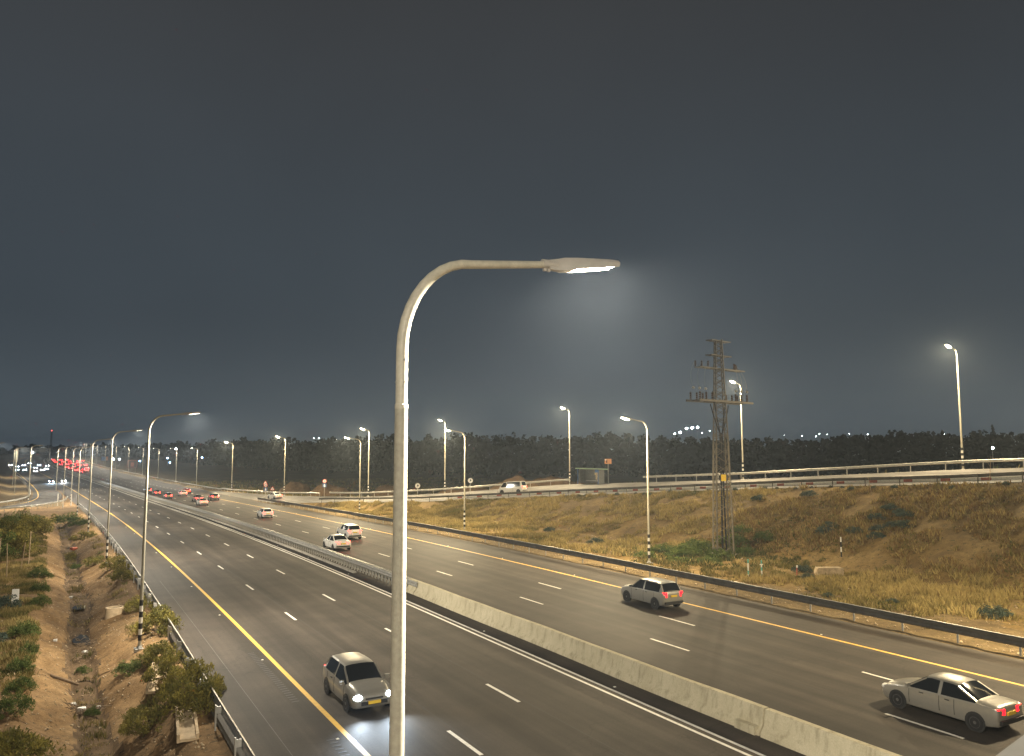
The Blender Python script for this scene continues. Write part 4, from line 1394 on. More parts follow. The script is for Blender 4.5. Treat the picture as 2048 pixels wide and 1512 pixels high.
# ================================================================== BUS SHELTER
def shelter():
    s0, s1 = 108.0, 112.6
    a = RP(0.955, s0, 0.1); b = RP(0.955, s1, 0.1)
    d = b - a
    root = thing("bus_shelter", "dark bus shelter with green roof and posters beside the ramp", "bus shelter", (a + b) / 2, math.atan2(d.y, d.x))
    # local x along the ramp (away), local +y to the near side
    MB().box((0, -0.75, 1.25), (4.6, 0.08, 2.3)).build("back_wall", M['shelter_metal'], root)
    for x in (-2.28, 2.28):
        MB().box((x, -0.05, 1.25), (0.07, 1.4, 2.3)).build("side_panel", M['shelter_metal'], root)
    MB().box((0.0, 0.0, 2.56), (5.6, 2.3, 0.18), Matrix.Rotation(R(3), 3, 'X')).build("roof", M['shelter_green'], root)
    for x in (-2.45, 2.45):
        MB().box((x, 0.9, 1.2), (0.08, 0.08, 2.5)).build("post", M['blue'], root)
    MB().box((-2.0, 0.72, 2.2), (0.85, 0.05, 0.5)).build("header_board", M['blue'], root)
    for x, z, h_ in ((-2.2, 1.2, 1.5), (-1.85, 1.35, 1.2), (-1.6, 1.75, 0.4)):
        MB().box((x, 0.71, z), (0.22, 0.04, h_)).build("poster", M['poster'], root)
    MB().box((0.3, -0.4, 0.5), (2.6, 0.4, 0.07)).build("bench", M['galv'], root)
    return root
shelter()

# ================================================================== SIGNS
def post_mesh(h): return MB().tube([(0, 0, -0.2), (0, 0, h)], 0.035, 8).mesh("post", M['galv'])
def disc(r, y, mat, name, z, n=20):
    return MB().lathe((0, y, z), [(r, -0.006), (r, 0.006)], n, 'Y').mesh(name, M[mat])
def tri(r, y, z, mat, name, up=1):
    pts = [(r * math.sin(a), z + up * r * math.cos(a)) for a in (0, 2 * math.pi / 3, 4 * math.pi / 3)]
    return MB().prism(pts, y - 0.006, y + 0.006).mesh(name, M[mat])
CAMDIR = Vector((0, 0, 0))
def face_cam(p): return math.atan2(-p.x, p.y) if False else math.atan2(p.x, -p.y) + math.pi
def sign(p, label, plates, h, name="road_sign", rz=None):
    root = thing(name, label, "road sign", p, rz if rz is not None else 0.0)
    link("post", post_mesh(h), root)
    for pl in plates:
        kind, z = pl[0], pl[1]
        if kind == 'round_red':
            o = link("plate", disc(0.45, -0.05, 'sign_red', 'plate', z), root); link("face", disc(0.33, -0.062, 'sign_white', 'face', z), o)
            MB().box((0, -0.072, z), (0.10, 0.01, 0.34)).box((0.12, -0.072, z), (0.08, 0.01, 0.34)).build("symbol", M['sign_black'], o)
        elif kind == 'round_white':
            o = link("plate", disc(0.45, -0.05, 'sign_white', 'plate', z), root)
            MB().box((-0.05, -0.062, z), (0.08, 0.012, 0.46), Matrix.Rotation(R(8), 3, 'Y')).box((0.08, -0.062, z + 0.05), (0.16, 0.012, 0.26)).build("symbol", M['sign_black'], o)
        elif kind == 'triangle':
            o = link("plate", tri(0.62, -0.05, z, 'sign_red', 'plate'), root); link("face", tri(0.42, -0.062, z, 'sign_white', 'face'), o)
            MB().box((0, -0.072, z - 0.02), (0.10, 0.01, 0.30)).build("symbol", M['sign_black'], o)
        elif kind == 'blue':
            o = MB().box((0, -0.05, z), (0.78, 0.014, 0.78)).build("plate", M['blue'], root)
            pts = [(-0.16, z - 0.32), (0.16, z - 0.32), (0.16, z + 0.05), (0.0, z + 0.36), (-0.16, z + 0.05)]
            MB().prism(pts, -0.066, -0.058).build("symbol", M['sign_white'], o)
    return root
def yaw_to_cam(p):
    # plate faces local -y; turn it towards traffic coming from the camera side
    return math.atan2(p.x, -p.y) + math.pi
def at_r(t, s, dz=0.0):
    return RP(t, s, dz)
for p, lab, pl, h in [
        (W(48.5, 207, 0.2), "red bordered warning triangle left of the gore signs", [('triangle', 3.3)], 3.4),
        (W(44.0, 189.0, 0.1), "round red sign over a blue plate at the gore nose", [('round_red', 3.4), ('blue', 2.45)], 3.6),
        (W(45.3, 188.0, 0.1), "warning triangle beside the blue plate at the gore nose", [('triangle', 2.55)], 2.7),
        (RP(1.03, 171.0, 0.0), "round red sign over a blue plate against the dirt mounds", [('round_red', 3.3), ('blue', 2.35)], 3.6),
        (RP(0.05, 128.6, 0.0), "round white sign on the ramp just right of the nearest lamp pole", [('round_white', 2.75)], 2.9),
        (RP(0.30, 119.0, 0.0), "round white sign on the ramp just left of the white minibus", [('round_white', 2.5)], 2.7)]:
    p = Vector(p)
    if "left of the white minibus" in lab: p = RP(0.55, 126.5)
    sign(p, lab, pl, h, "road_sign", math.atan2(-p.x, p.y) * 0.85)
# bus stop flag behind the shelter
p = RP(0.97, 106.6, 0.0)
bs = thing("bus_stop_sign", "orange bus stop flag above the shelter roof", "road sign", p, math.atan2(-p.x, p.y))
link("post", post_mesh(4.1), bs)
fl = MB().box((0, -0.05, 3.75), (1.15, 0.03, 0.85)).build("flag", M['orange'], bs)
MB().box((-0.22, -0.072, 3.72), (0.18, 0.012, 0.42)).build("symbol", M['sign_black'], fl)
MB().box((-0.42, -0.072, 4.0), (0.22, 0.012, 0.2)).build("symbol", M['sign_white'], fl)
# distant electronic board
p = W(48.5, 440, 0.0)
eb = thing("message_board", "distant dim red framed message board beyond the lamps", "road sign", p, R(6))
for x in (-1.5, 1.5): MB().box((x, 0.1, 1.2), (0.18, 0.18, 2.6)).build("post", M['galv_dull'], eb)
pb = MB().box((0, 0, 4.2), (4.6, 0.2, 3.8)).build("panel", M['sign_black'], eb)
M['dim_red'] = simple("board_red", (0.16, 0.06, 0.05), 0.6, var=0.1)
for c, sz in (((0, -0.11, 6.0), (4.4, 0.04, 0.25)), ((0, -0.11, 2.4), (4.4, 0.04, 0.25)), ((-2.1, -0.11, 4.2), (0.25, 0.04, 3.6)), ((2.1, -0.11, 4.2), (0.25, 0.04, 3.6)), ((0, -0.11, 4.0), (1.5, 0.04, 2.0))):
    MB().box(c, sz).build("light_bar", M['dim_red'], pb)
# distant gantry
p = W(14, 640, 0.0)
gt = thing("sign_gantry", "distant grey sign gantry over the oncoming lanes at far left", "gantry", p, R(4))
for x in (-9.5, 9.5):
    MB().box((x, 0, 4.5), (0.7, 0.7, 9.4)).build("column", M['galv'], gt)
MB().box((0, 0, 8.6), (19.6, 0.6, 0.5)).box((0, 0, 7.2), (19.6, 0.6, 0.4)).build("beam", M['galv'], gt)
for x in (-6, -1, 5):
    MB().box((x, -0.4, 7.6), (4.0, 0.12, 3.2)).build("sign_panel", M['galv_dull'], gt)
# small direction signs far away
for u, s, mt, lab in ((49, 545, 'blue', "tiny blue sign plate far away by the right verge"), (50.5, 548, 'orange', "tiny orange sign plate beside the far blue one")):
    r_ = thing("road_sign", lab, "road sign", W(u, s), R(6))
    link("post", post_mesh(3.2), r_)
    MB().box((0, -0.06, 4.2), (2.6, 0.05, 2.4)).build("plate", M[mt], r_)

# roadside delineators by the slip-road nose
for i, (u, s, lab) in enumerate([(1.9, 195.0, "leftmost white post at the slip road nose"), (2.6, 186.5, "middle white post at the slip road nose"), (4.35, 193.4, "white post of the slip road nose nearest the highway")]):
    r_ = thing("delineator_post", lab, "post", G(u, s), 0.0, "white posts at the slip road nose")
    MB().box((0, 0, 1.2), (0.16, 0.10, 2.6)).build("shaft", M['sign_white'], r_)
    MB().box((0, -0.06, 2.3), (0.12, 0.02, 0.25)).build("reflector", M['stud'], r_)
# ================================================================== SMALL ROADSIDE THINGS
def banded_post(u, s, h, r, cols, label, name="marker_post"):
    root = thing(name, label, "post", G(u, s), 0.0)
    n = len(cols)
    core = MB().tube([(0, 0, -0.3), (0, 0, h - 0.01)], r * 0.9, 10).build("shaft", M['galv'], root)
    for i, c in enumerate(cols):
        MB().lathe((0, 0, h * (i + 0.5) / n), [(r, -h / n / 2), (r, h / n / 2)], 10).build("band", M[c], core)
    return root
banded_post(47.45, 45.0, 1.45, 0.055, ['white_band', 'mint', 'white_band', 'white_band', 'mint'], "mint and white marker post nearer the lattice pylon")
g2 = banded_post(48.4, 44.5, 1.35, 0.055, ['mint', 'white_band', 'mint', 'white_band', 'mint'], "mint and white marker post with a small cross plate")
MB().box((0, 0, 1.02), (0.36, 0.03, 0.06)).build("cross_plate", M['sign_white'], g2)
banded_post(58.6, 44.9, 1.7, 0.06, ['black_paint', 'white_band', 'black_paint', 'white_band'], "black and white marker post behind the concrete block")
rp = thing("marker_post", "small rusty red stake with white cap left of the concrete block", "post", G(51.4, 43.6))
MB().box((0, 0, 0.35), (0.06, 0.06, 0.8)).build("shaft", M['red_paint'], rp)
MB().box((0, -0.035, 0.72), (0.18, 0.02, 0.18)).build("cap", M['sign_white'], rp)

def rough_block(name, label, cat, p, size, rz, mat, seed, cuts=4, amp=0.06):
    bm = bmesh.new()
    bmesh.ops.create_cube(bm, size=1.0)
    bmesh.ops.subdivide_edges(bm, edges=list(bm.edges), cuts=cuts, use_grid_fill=True)
    for v in bm.verts:
        c = v.co.copy()
        r = c.length
        c = c.lerp(c.normalized() * 0.62, 0.22)
        n = mnoise.noise_vector(c * 3.1 + Vector((seed, seed * 2.3, 0)))
        c += n * amp
        v.co = Vector((c.x * size[0], c.y * size[1], (c.z + 0.42) * size[2]))
    me = bpy.data.meshes.new(name); bm.to_mesh(me); bm.free()
    me.materials.append(M[mat])
    me.polygons.foreach_set("use_smooth", [True] * len(me.polygons))
    me.set_sharp_from_angle(angle=R(35))
    o = link(name, me, None, p, (0, 0, rz))
    return tag(o, label, cat)
rough_block("concrete_block", "weathered concrete block lying on the verge below the striped post", "concrete block", G(53.6, 42.3), (2.1, 0.8, 0.72), R(-32), 'rock', 1.7, 5, 0.05)
# earth mounds beyond the ramp
def mound(u, s, rx, ry, h, label, seed):
    n = 34
    V = []; F_ = []
    c = Vector((u, s, 0))
    zb = float(ground_z(u + float(cs(s)), s))
    for j in range(n + 1):
        for i in range(n + 1):
            x = (i / n * 2 - 1); y = (j / n * 2 - 1)
            d = math.hypot(x, y)
            k = max(0.0, 1 - d * d)
            nz = vnoise(x * rx, y * ry, 0.35, seed) * 0.35 + vnoise(x * rx, y * ry, 0.9, seed + 1) * 0.16 + vnoise(x * rx, y * ry, 2.2, seed + 2) * 0.07
            V.append((x * rx, y * ry, -1.2 + (h + 1.2) * (k ** 0.55) * (0.92 + 0.55 * float(nz)) ))
    for j in range(n):
        for i in range(n):
            F_.append((j * (n + 1) + i, j * (n + 1) + i + 1, (j + 1) * (n + 1) + i + 1, (j + 1) * (n + 1) + i))
    o = MB().add(V, F_).build("earth_mound", M['mound'], None, 80)
    o.location = (u, s, zb)
    o.rotation_euler = (0, 0, R(-25))
    return tag(o, label, "earth mound", "earth mounds beyond the ramp")
mound(87.0, 139.0, 15, 7, 5.2, "widest brown earth mound behind the white minibus", 3)
mound(75.5, 152.0, 8, 5, 2.9, "low earth mound tapering left of the widest mound", 5)
mound(104, 127, 8, 5, 3.4, "brown earth mound right of the bus shelter", 9)
mound(56.0, 219.0, 5.0, 4, 3.1, "pointed earth mound behind the merge lamp", 12)
mound(60.0, 199.0, 6.0, 4, 3.4, "rounded earth mound right of the round red sign", 15)
mound(70.0, 183.0, 5, 4, 3.0, "small earth mound just left of the nearest lamp pole", 18)

# left verge: concrete marker, manhole, drainage chute, stakes, pipe, litter
mk = thing("stone_marker", "white upright concrete slab among the shrubs left of the ditch", "marker", G(-2.4, 63.4), R(-8))
MB().box((0, 0, 0.42), (0.42, 0.13, 1.15), None, 0.94).build("slab", M['sign_white'], mk)
MB().box((0.0, -0.066, 0.62), (0.10, 0.012, 0.12)).build("mark", M['galv_dull'], mk)
mh = thing("manhole", "pale concrete manhole with two dark openings on the ditch bank", "manhole", G(3.75, 57.3) + Vector((0, 0, 0.12)), R(18))
MB().lathe((-0.42, 0.12, 0), [(0.60, -0.6), (0.56, 0.22), (0.40, 0.24), (0.40, 0.10)], 20).build("ring", M['concrete_warm'], mh, 40)
MB().lathe((0.45, -0.20, 0), [(0.58, -0.6), (0.55, 0.16), (0.40, 0.18), (0.40, 0.06)], 20).build("ring", M['concrete_warm'], mh, 40)
MB().lathe((-0.42, 0.12, 0.12), [(0.40, -0.02), (0.40, 0.0)], 20).build("opening", M['trim'], mh)
MB().lathe((0.45, -0.20, 0.08), [(0.40, -0.02), (0.40, 0.0)], 20).build("opening", M['trim'], mh)
ch_a = G(4.25, 30.4); ch_b = G(4.55, 33.6)
ch = thing("drain_chute", "concrete drainage chute beside the bottom left shrubs", "drain chute", ch_a + Vector((0, 0, 0.06)))
cd_ = ch_b - ch_a
qd = cd_.to_track_quat('Y', 'Z').to_matrix()
L_ = cd_.length
MB().box(qd @ Vector((0.0, L_ / 2, 0.02)), (0.52, L_, 0.10), qd).build("channel_floor", M['concrete_warm'], ch)
for sx in (-1, 1):
    MB().box(qd @ Vector((sx * 0.315, L_ / 2, 0.10)), (0.10, L_, 0.28 if sx < 0 else 0.2), qd).build("channel_side", M['concrete_warm'], ch)
ch2_a = G(3.9, 38.2); ch2_b = G(4.4, 41.0)
ch2 = thing("drain_chute", "half-hidden concrete drainage chute under the middle of the shrubs", "drain chute", ch2_a + Vector((0, 0, 0.08)))
cd2 = ch2_b - ch2_a; q2 = cd2.to_track_quat('Y', 'Z').to_matrix(); L2 = cd2.length
MB().box(q2 @ Vector((0.0, L2 / 2, 0.02)), (0.52, L2, 0.10), q2).build("channel_floor", M['concrete_warm'], ch2)
for sx in (-1, 1):
    MB().box(q2 @ Vector((sx * 0.315, L2 / 2, 0.10)), (0.10, L2, 0.26), q2).build("channel_side", M['concrete_warm'], ch2)
for u, s, h, lean, lab in [(-2.25, 87.0, 3.1, 1, "wooden tree stake nearest the ditch"), (-2.75, 83.2, 2.4, 6, "short leaning wooden tree stake in the middle"), (-3.55, 77.5, 2.9, -2, "wooden tree stake nearest the left edge of the photo"), (-4.6, 86, 2.6, 2, "wooden tree stake half hidden by the young trees")]:
    o = MB().tube([(0, 0, -0.2), (0.02, 0, h * 0.5), (0, 0, h)], [0.045, 0.042, 0.038], 7).build("tree_stake", M['stake'])
    o.location = G(u, s); o.rotation_euler = (0, R(lean), 0)
    tag(o, lab, "stake", "wooden stakes among the young trees")
pp = MB().tube([(-0.5, 0, 0.10), (0.35, -0.1, 0.02), (0.9, -0.2, -0.02)], [0.07, 0.075, 0.06], 9).build("fallen_log", M['stem'])
pp.location = G(0.35, 45.2) + Vector((0, 0, 0.12)); pp.rotation_euler = (0, R(14), R(-18))
tag(pp, "dark fallen log lying across the left bank of the ditch", "log")
# water left in the ditch
def puddle(u, s, rx, ry, label, dz=0.05):
    z = float(ground_z(u, s)) + dz
    V = []; n = 22
    for k in range(n):
        a = 2 * math.pi * k / n
        r = 1 + 0.22 * math.sin(2 * a + u) + 0.12 * math.sin(5 * a + s)
        V.append((u - float(cs(s)) + rx * r * math.cos(a), s + ry * r * math.sin(a), z))
    o = MB().add(V, [tuple(range(n))]).build("puddle", M['water'])
    return tag(o, label, "puddle", "puddles in the ditch")
puddle(1.55, 67.5, 0.36, 1.2, "bright puddle catching the lamp light in the ditch", 0.09)
puddle(1.5, 55.5, 0.42, 2.0, "dark puddle among debris in the middle of the ditch", 0.07)
puddle(1.75, 77.5, 0.4, 1.6, "dark puddle higher up the ditch", 0.07)
# branches and litter
def debris(u, s, n, spread, label, seed):
    r_ = random.Random(seed)
    m = MB()
    z = float(ground_z(u, s))
    for i in range(n):
        x = r_.gauss(0, spread[0]); y = r_.gauss(0, spread[1])
        gz = float(ground_z(u + x, s + y)) - z
        a = r_.uniform(0, math.pi); L = r_.uniform(0.2, 0.8)
        p = Vector((x, y, gz + r_.uniform(0.02, 0.14)))
        d = Vector((math.cos(a), math.sin(a), r_.uniform(-0.3, 0.3))) * L / 2
        m.tube([p - d, p + Vector((0, 0, 0.03)), p + d], [0.012, 0.018, 0.008], 4)
    o = m.build("dead_branches", M['stem'])
    o.location = (u - float(cs(s)), s, z)
    return tag(o, label, "branches", None, "stuff")
debris(1.45, 41.0, 90, (0.45, 0.45), "tangle of dead twigs lying across the near ditch", 3)
debris(1.5, 52.5, 120, (0.45, 1.6), "dark heap of dead twigs in the middle of the ditch", 4)
debris(1.6, 61.5, 60, (0.4, 1.3), "dead twigs scattered in the far ditch", 5)
lm = {c: rough for c, rough in (('rubbish_white', 1), ('rubbish_red', 2))}
for i, (u, s, sz, mt, lab) in enumerate([(1.2, 41.1, (0.34, 0.26, 0.16), 'rubbish_white', "larger white litter scrap in the near ditch tangle"), (0.85, 41.4, (0.2, 0.2, 0.12), 'rubbish_white', "small white litter scrap left in the near ditch tangle"),
                     (1.9, 41.6, (0.2, 0.24, 0.12), 'rubbish_white', "white litter scrap on the right of the near ditch tangle"), (1.55, 52.2, (0.3, 0.24, 0.14), 'rubbish_white', "white litter scrap among the dark twig heap"),
                     (0.05, 53.8, (0.18, 0.16, 0.12), 'rubbish_white', "pale stone on the left bank of the ditch"), (2.0, 108.0, (0.6, 0.8, 0.3), 'rubbish_red', "orange red litter bag far up the ditch"),
                     (1.05, 71.5, (0.3, 0.2, 0.15), 'rubbish_white', "white litter scrap beside the bright puddle"), (43.2, 49.5, (0.2, 0.15, 0.1), 'rubbish_white', "white litter scrap under the embankment guardrail")]):
    rough_block("litter", lab, "litter", G(u, s) + Vector((0, 0, 0.03)), sz, i * 0.7, mt, i * 1.3, 2, 0.12)

# ================================================================== VEGETATION
def leaf_cloud(n, clumps, lsize, seed, upright=0.0, aspect=0.35):
    """clumps: (n,4) array of centres and radii; returns quads and a colour tone per vertex"""
    r_ = np.random.default_rng(seed)
    ci = r_.integers(0, len(clumps), n)
    cc = clumps[ci]
    d = r_.normal(size=(n, 3)); d /= np.linalg.norm(d, axis=1)[:, None]
    rad = cc[:, 3] * r_.uniform(0.35, 1.0, n) ** 0.6
    pos = cc[:, :3] + d * rad[:, None]
    ax = r_.normal(size=(n, 3)) + d * 0.8
    ax[:, 2] += upright
    ax /= np.linalg.norm(ax, axis=1)[:, None]
    b = np.cross(ax, r_.normal(size=(n, 3))); b /= np.linalg.norm(b, axis=1)[:, None]
    L = lsize * r_.uniform(0.6, 1.4, n)
    Wd = L * aspect
    p0 = pos - ax * (L / 2)[:, None]; p2 = pos + ax * (L / 2)[:, None]
    p1 = pos + b * (Wd / 2)[:, None]; p3 = pos - b * (Wd / 2)[:, None]
    V = np.stack([p0, p1, p2, p3], 1).reshape(-1, 3)
    F_ = np.arange(n * 4).reshape(-1, 4)
    ct = r_.uniform(0, 1, len(clumps))
    tone = np.clip(ct[ci] * 0.6 + r_.uniform(0, 0.5, n) - 0.05, 0, 1)
    return V, F_, np.repeat(tone, 4)

def bush_clumps(seed, n, rx, h, rc, dome=True):
    r_ = np.random.default_rng(seed)
    out = []
    while len(out) < n:
        x, y = r_.uniform(-1, 1, 2)
        d = math.hypot(x, y)
        if d > 1: continue
        zt = (1 - d * d) ** 0.5 if dome else 1.0
        z = zt * r_.uniform(0.35, 1.0) * h * r_.uniform(0.75, 1.12)
        out.append((x * rx, y * rx, max(z, rc * 0.5), rc * r_.uniform(0.6, 1.3)))
    return np.array(out)

PROTO = {}
def proto(key, seed, nclump, rc, nleaf, lsize, mat, upright, aspect):
    cl = bush_clumps(seed, nclump, 1.0, 1.0, rc)
    V, F_, T = leaf_cloud(nleaf, cl, lsize, seed + 50, upright, aspect)
    me = np_mesh("foliage", V, F_, M[mat], T)
    st = MB()
    r_ = random.Random(seed)
    for i in range(9):
        c = cl[r_.randrange(len(cl))]
        st.tube([(0.05 * r_.uniform(-1, 1), 0.05 * r_.uniform(-1, 1), -0.1), (c[0] * 0.5, c[1] * 0.5, c[2] * 0.6), (c[0], c[1], c[2])], [0.03, 0.02, 0.008], 4)
    PROTO[key] = (me, st.mesh("stem", M['stem']))
proto('olive0', 11, 70, 0.20, 3600, 0.125, 'shrub', 0.9, 0.30)
proto('olive1', 12, 60, 0.22, 3200, 0.13, 'shrub', 0.9, 0.30)
proto('weed0', 13, 60, 0.22, 2600, 0.15, 'weed', 1.2, 0.25)
proto('weed1', 14, 60, 0.22, 2600, 0.15, 'weed', 1.2, 0.25)
proto('salt0', 15, 50, 0.24, 2000, 0.13, 'saltbush', 0.4, 0.45)
proto('salt1', 16, 46, 0.26, 2000, 0.13, 'saltbush', 0.4, 0.45)

def shrub(kind, u, s, rx, h, label, group=None, name="shrub", ry=None):
    p = G(u, s)
    root = thing(name, label, "shrub", p, random.uniform(0, 0.6) if ry else random.uniform(0, 6.28), group)
    f_, st = PROTO[kind]
    a = link("foliage", f_, root, None, None, (rx, ry or rx, h))
    link("stem", st, root, None, None, (rx, ry or rx, h))
    return root
for k_, u, s, rx, h, lab in [
        ('olive0', 4.6, 33.4, 1.25, 1.3, "largest olive shrub spilling over the guardrail at bottom left"),
        ('olive1', 5.1, 35.6, 1.2, 1.3, "tall olive shrub reaching past the guardrail onto the road shoulder"),
        ('olive1', 4.6, 38.6, 1.15, 1.1, "olive shrub above the half-hidden drainage chute"),
        ('olive0', 4.5, 42.2, 1.1, 1.0, "olive shrub between the chute and the second lamp"),
        ('olive0', 5.0, 48.6, 1.25, 1.45, "yellow-green shrub right beside the second lamp"),
        ('olive1', 3.45, 34.6, 1.0, 0.75, "low shrub on the ditch bank left of the largest shrub"),
        ('olive0', 3.2, 37.0, 0.7, 0.5, "small low shrub halfway down the near ditch bank"),
        ('weed0', 3.2, 42.9, 0.75, 0.55, "dark green clump at the foot of the second lamp"),
        ('weed1', 3.9, 42.6, 0.6, 0.5, "green clump between second lamp and guardrail"),
        ('olive1', 4.75, 56.5, 0.9, 0.9, "olive shrub behind the manhole"),
        ('olive0', 4.6, 70.5, 1.1, 1.0, "olive shrub by the guardrail short of the third lamp"),
        ('olive1', 4.5, 77.5, 1.25, 1.2, "green-yellow shrub right beside the third lamp"),
        ('olive0', 3.3, 88.0, 1.2, 0.9, "olive shrub just beyond the third lamp"),
        ('olive1', 3.2, 114.0, 1.6, 1.1, "olive shrub on the bank near the fourth lamp"),
        ('weed0', 2.2, 150.0, 2.6, 1.7, "large green shrub at the top end of the ditch"),
        ('weed1', 3.6, 137.0, 1.6, 1.0, "green shrub below the large one at the ditch end"),
        ('olive0', -0.9, 31.2, 1.25, 1.15, "yellow-flecked shrub in the bottom left corner"),
        ('olive1', -2.4, 32.6, 1.2, 1.0, "second shrub in the bottom left corner, at the photo edge"),
        ('weed0', -1.25, 37.4, 0.75, 0.7, "green shrub directly above the corner shrubs"),
        ('weed1', -1.15, 40.6, 0.65, 0.6, "dark green shrub beside the gully on the left bank"),
        ('weed0', -1.35, 44.6, 0.6, 0.6, "dark green shrub, second of the left bank line"),
        ('weed1', -1.15, 48.2, 0.55, 0.6, "dark green shrub, third of the left bank line"),
        ('weed0', -1.5, 52.6, 0.8, 0.75, "wide dark green shrub, fourth of the left bank line"),
        ('weed1', -0.95, 62.8, 0.7, 0.7, "dark green shrub, fifth of the left bank line"),
        ('weed0', -1.0, 69.0, 0.7, 0.8, "dark green shrub, sixth of the left bank line"),
        ('salt0', -2.9, 62.0, 0.9, 0.9, "blue-green shrub at the foot of the white slab"),
        ('salt1', -3.0, 51.5, 0.8, 0.7, "blue-green shrub at the left edge below the white slab"),
        ('weed1', -1.2, 77.0, 0.9, 0.9, "green shrub below the wooden stakes")]:
    shrub(k_, u, s, rx, h, lab)
# weeds inside the ditch
for k_, u, s, rx, h, lab in [('weed0', 1.6, 40.2, 0.35, 0.4, "small green weed in the near ditch tangle"), ('olive0', 1.5, 33.5, 0.4, 0.35, "small weed on the floor of the nearest ditch stretch"),
                             ('weed1', 1.4, 48.0, 0.4, 0.3, "small weed on the ditch floor below the second lamp"), ('weed0', 1.9, 92.0, 0.7, 0.6, "weed patch far up the ditch"), ('olive1', 1.7, 101.0, 0.8, 0.7, "olive weed patch near the orange litter bag")]:
    shrub(k_, u, s, rx, h, lab)

# young trees left of the ditch
def young_tree(u, s, h, r, label, seed):
    p = G(u, s)
    root = thing("young_tree", label, "tree", p, random.uniform(0, 6), "young trees left of the ditch")
    r_ = random.Random(seed)
    tr = MB()
    tr.tube([(0, 0, -0.2), (0.05, 0.02, h * 0.35), (0.0, 0.05, h * 0.8)], [0.07, 0.05, 0.02], 7)
    cl = []
    for i in range(11):
        a = r_.uniform(0, 6.28); z = h * r_.uniform(0.05, 0.65)
        q = Vector((math.cos(a) * r * r_.uniform(0.4, 0.9), math.sin(a) * r * r_.uniform(0.4, 0.9), z + h * 0.2))
        tr.tube([(0.02, 0.02, z * 0.8), q * 0.6 + Vector((0, 0, z * 0.35)), q], [0.025, 0.018, 0.007], 5)
        cl.append((*q, r * 0.38))
        for k in range(4):
            cl.append((q.x + r_.gauss(0, r * 0.3), q.y + r_.gauss(0, r * 0.3), q.z + r_.gauss(0, h * 0.12), r * r_.uniform(0.2, 0.36)))
    tr.build("trunk", M['stem'], root, 40)
    V, F_, T = leaf_cloud(4200, np.array(cl), 0.22, seed, 0.2, 0.35)
    link("crown", np_mesh("crown", V, F_, M['shrub' if seed % 2 else 'weed'], T), root)
for i, (u, s, h, r, lab) in enumerate([(-2.9, 93.0, 2.9, 1.5, "young tree nearest the ditch, behind the stakes"), (-4.9, 89.0, 2.8, 1.5, "young tree at the left edge behind the stakes"),
                                   (-3.4, 104.0, 2.9, 1.8, "young tree in the middle of the left thicket"), (-5.6, 112.0, 3.0, 2.0, "young tree at the back left of the thicket"),
                                   (-2.2, 118.0, 2.4, 1.7, "young tree at the back right of the thicket"), (-4.0, 128.0, 2.4, 2.0, "farthest young tree before the slip road bend")]):
    young_tree(u, s, h, r, lab, 31 + i)

# right embankment
PY = "green shrubs around the pylon foot"
for i, (u, s, rx, h, lab) in enumerate([
        (52.4, 57.6, 1.7, 1.0, "green shrub left of the pylon foot"), (53.4, 54.2, 1.5, 0.8, "green shrub in front of the pylon foot"), (56.6, 54.6, 1.5, 0.9, "green shrub right of the pylon foot"),
        (50.2, 56.2, 1.4, 0.8, "low green shrub between the banded lamp and the pylon"), (58.2, 57.0, 1.8, 1.1, "tall green shrub up the slope right of the pylon"), (54.6, 58.6, 1.7, 1.1, "green shrub behind the pylon"),
        (50.0, 52.0, 1.2, 0.6, "low green shrub nearest the guardrail below the pylon"), (60.0, 54.5, 1.2, 0.8, "green shrub farthest right of the pylon group"), (48.3, 58.6, 1.2, 0.6, "green shrub right beside the banded lamp foot"), (51.6, 59.8, 1.6, 0.8, "green shrub up the slope left of the pylon"), (56.4, 60.2, 1.7, 0.9, "green shrub uphill behind the pylon"), (48.6, 54.2, 1.3, 0.5, "flat green shrub in front of the banded lamp"), (60.6, 58.4, 1.4, 0.8, "green shrub at the upper right of the pylon group")]):
    shrub(['weed0', 'weed1'][i % 2], u, s, rx, h, lab, PY)
SB = "blue-green saltbushes on the slope"
for i, (u, s, r, lab) in enumerate([(62.8, 46.6, 0.8, "saltbush at the top left of the slope cluster"), (63.6, 44.8, 0.75, "saltbush left of centre in the slope cluster"), (65.2, 45.9, 0.8, "saltbush top centre of the slope cluster"),
        (65.9, 43.6, 0.8, "saltbush lower right of the slope cluster"), (64.2, 42.6, 0.9, "saltbush at the bottom of the slope cluster"), (67.2, 46.0, 0.8, "saltbush farthest right of the slope cluster"),
        (62.0, 43.9, 0.75, "saltbush at the lower left of the slope cluster"), (66.6, 44.6, 0.7, "saltbush right of centre in the slope cluster"), (64.5, 44.0, 0.7, "saltbush in the middle of the slope cluster"), (61.8, 49.0, 0.9, "dark saltbush above left of the slope cluster"), (63.2, 49.6, 0.8, "dark saltbush above the slope cluster"),
        (53.6, 83.5, 0.8, "lone dark bush on the slope left of the banded lamp"), (50.8, 70.0, 0.9, "dark bush low on the slope left of the banded lamp"), (53.0, 44.4, 0.8, "bushy saltbush just left of the concrete block"), (51.0, 42.2, 0.6, "small saltbush in front of the rusty stake"),
        (49.0, 27.0, 0.9, "green saltbush by the guardrail at the right edge"), (48.0, 33.0, 0.4, "small bush on the sandy verge right of the concrete block"), (46.2, 36.6, 0.4, "small bush on the sandy verge behind the guardrail"), (70.3, 57.5, 0.9, "dark bush high on the slope right of the pylon"), (68.5, 63, 0.9, "dark bush high on the slope near the ramp lamp")]):
    shrub(['salt0', 'salt1'][i % 2], u, s, r, r * 0.75, lab, SB)
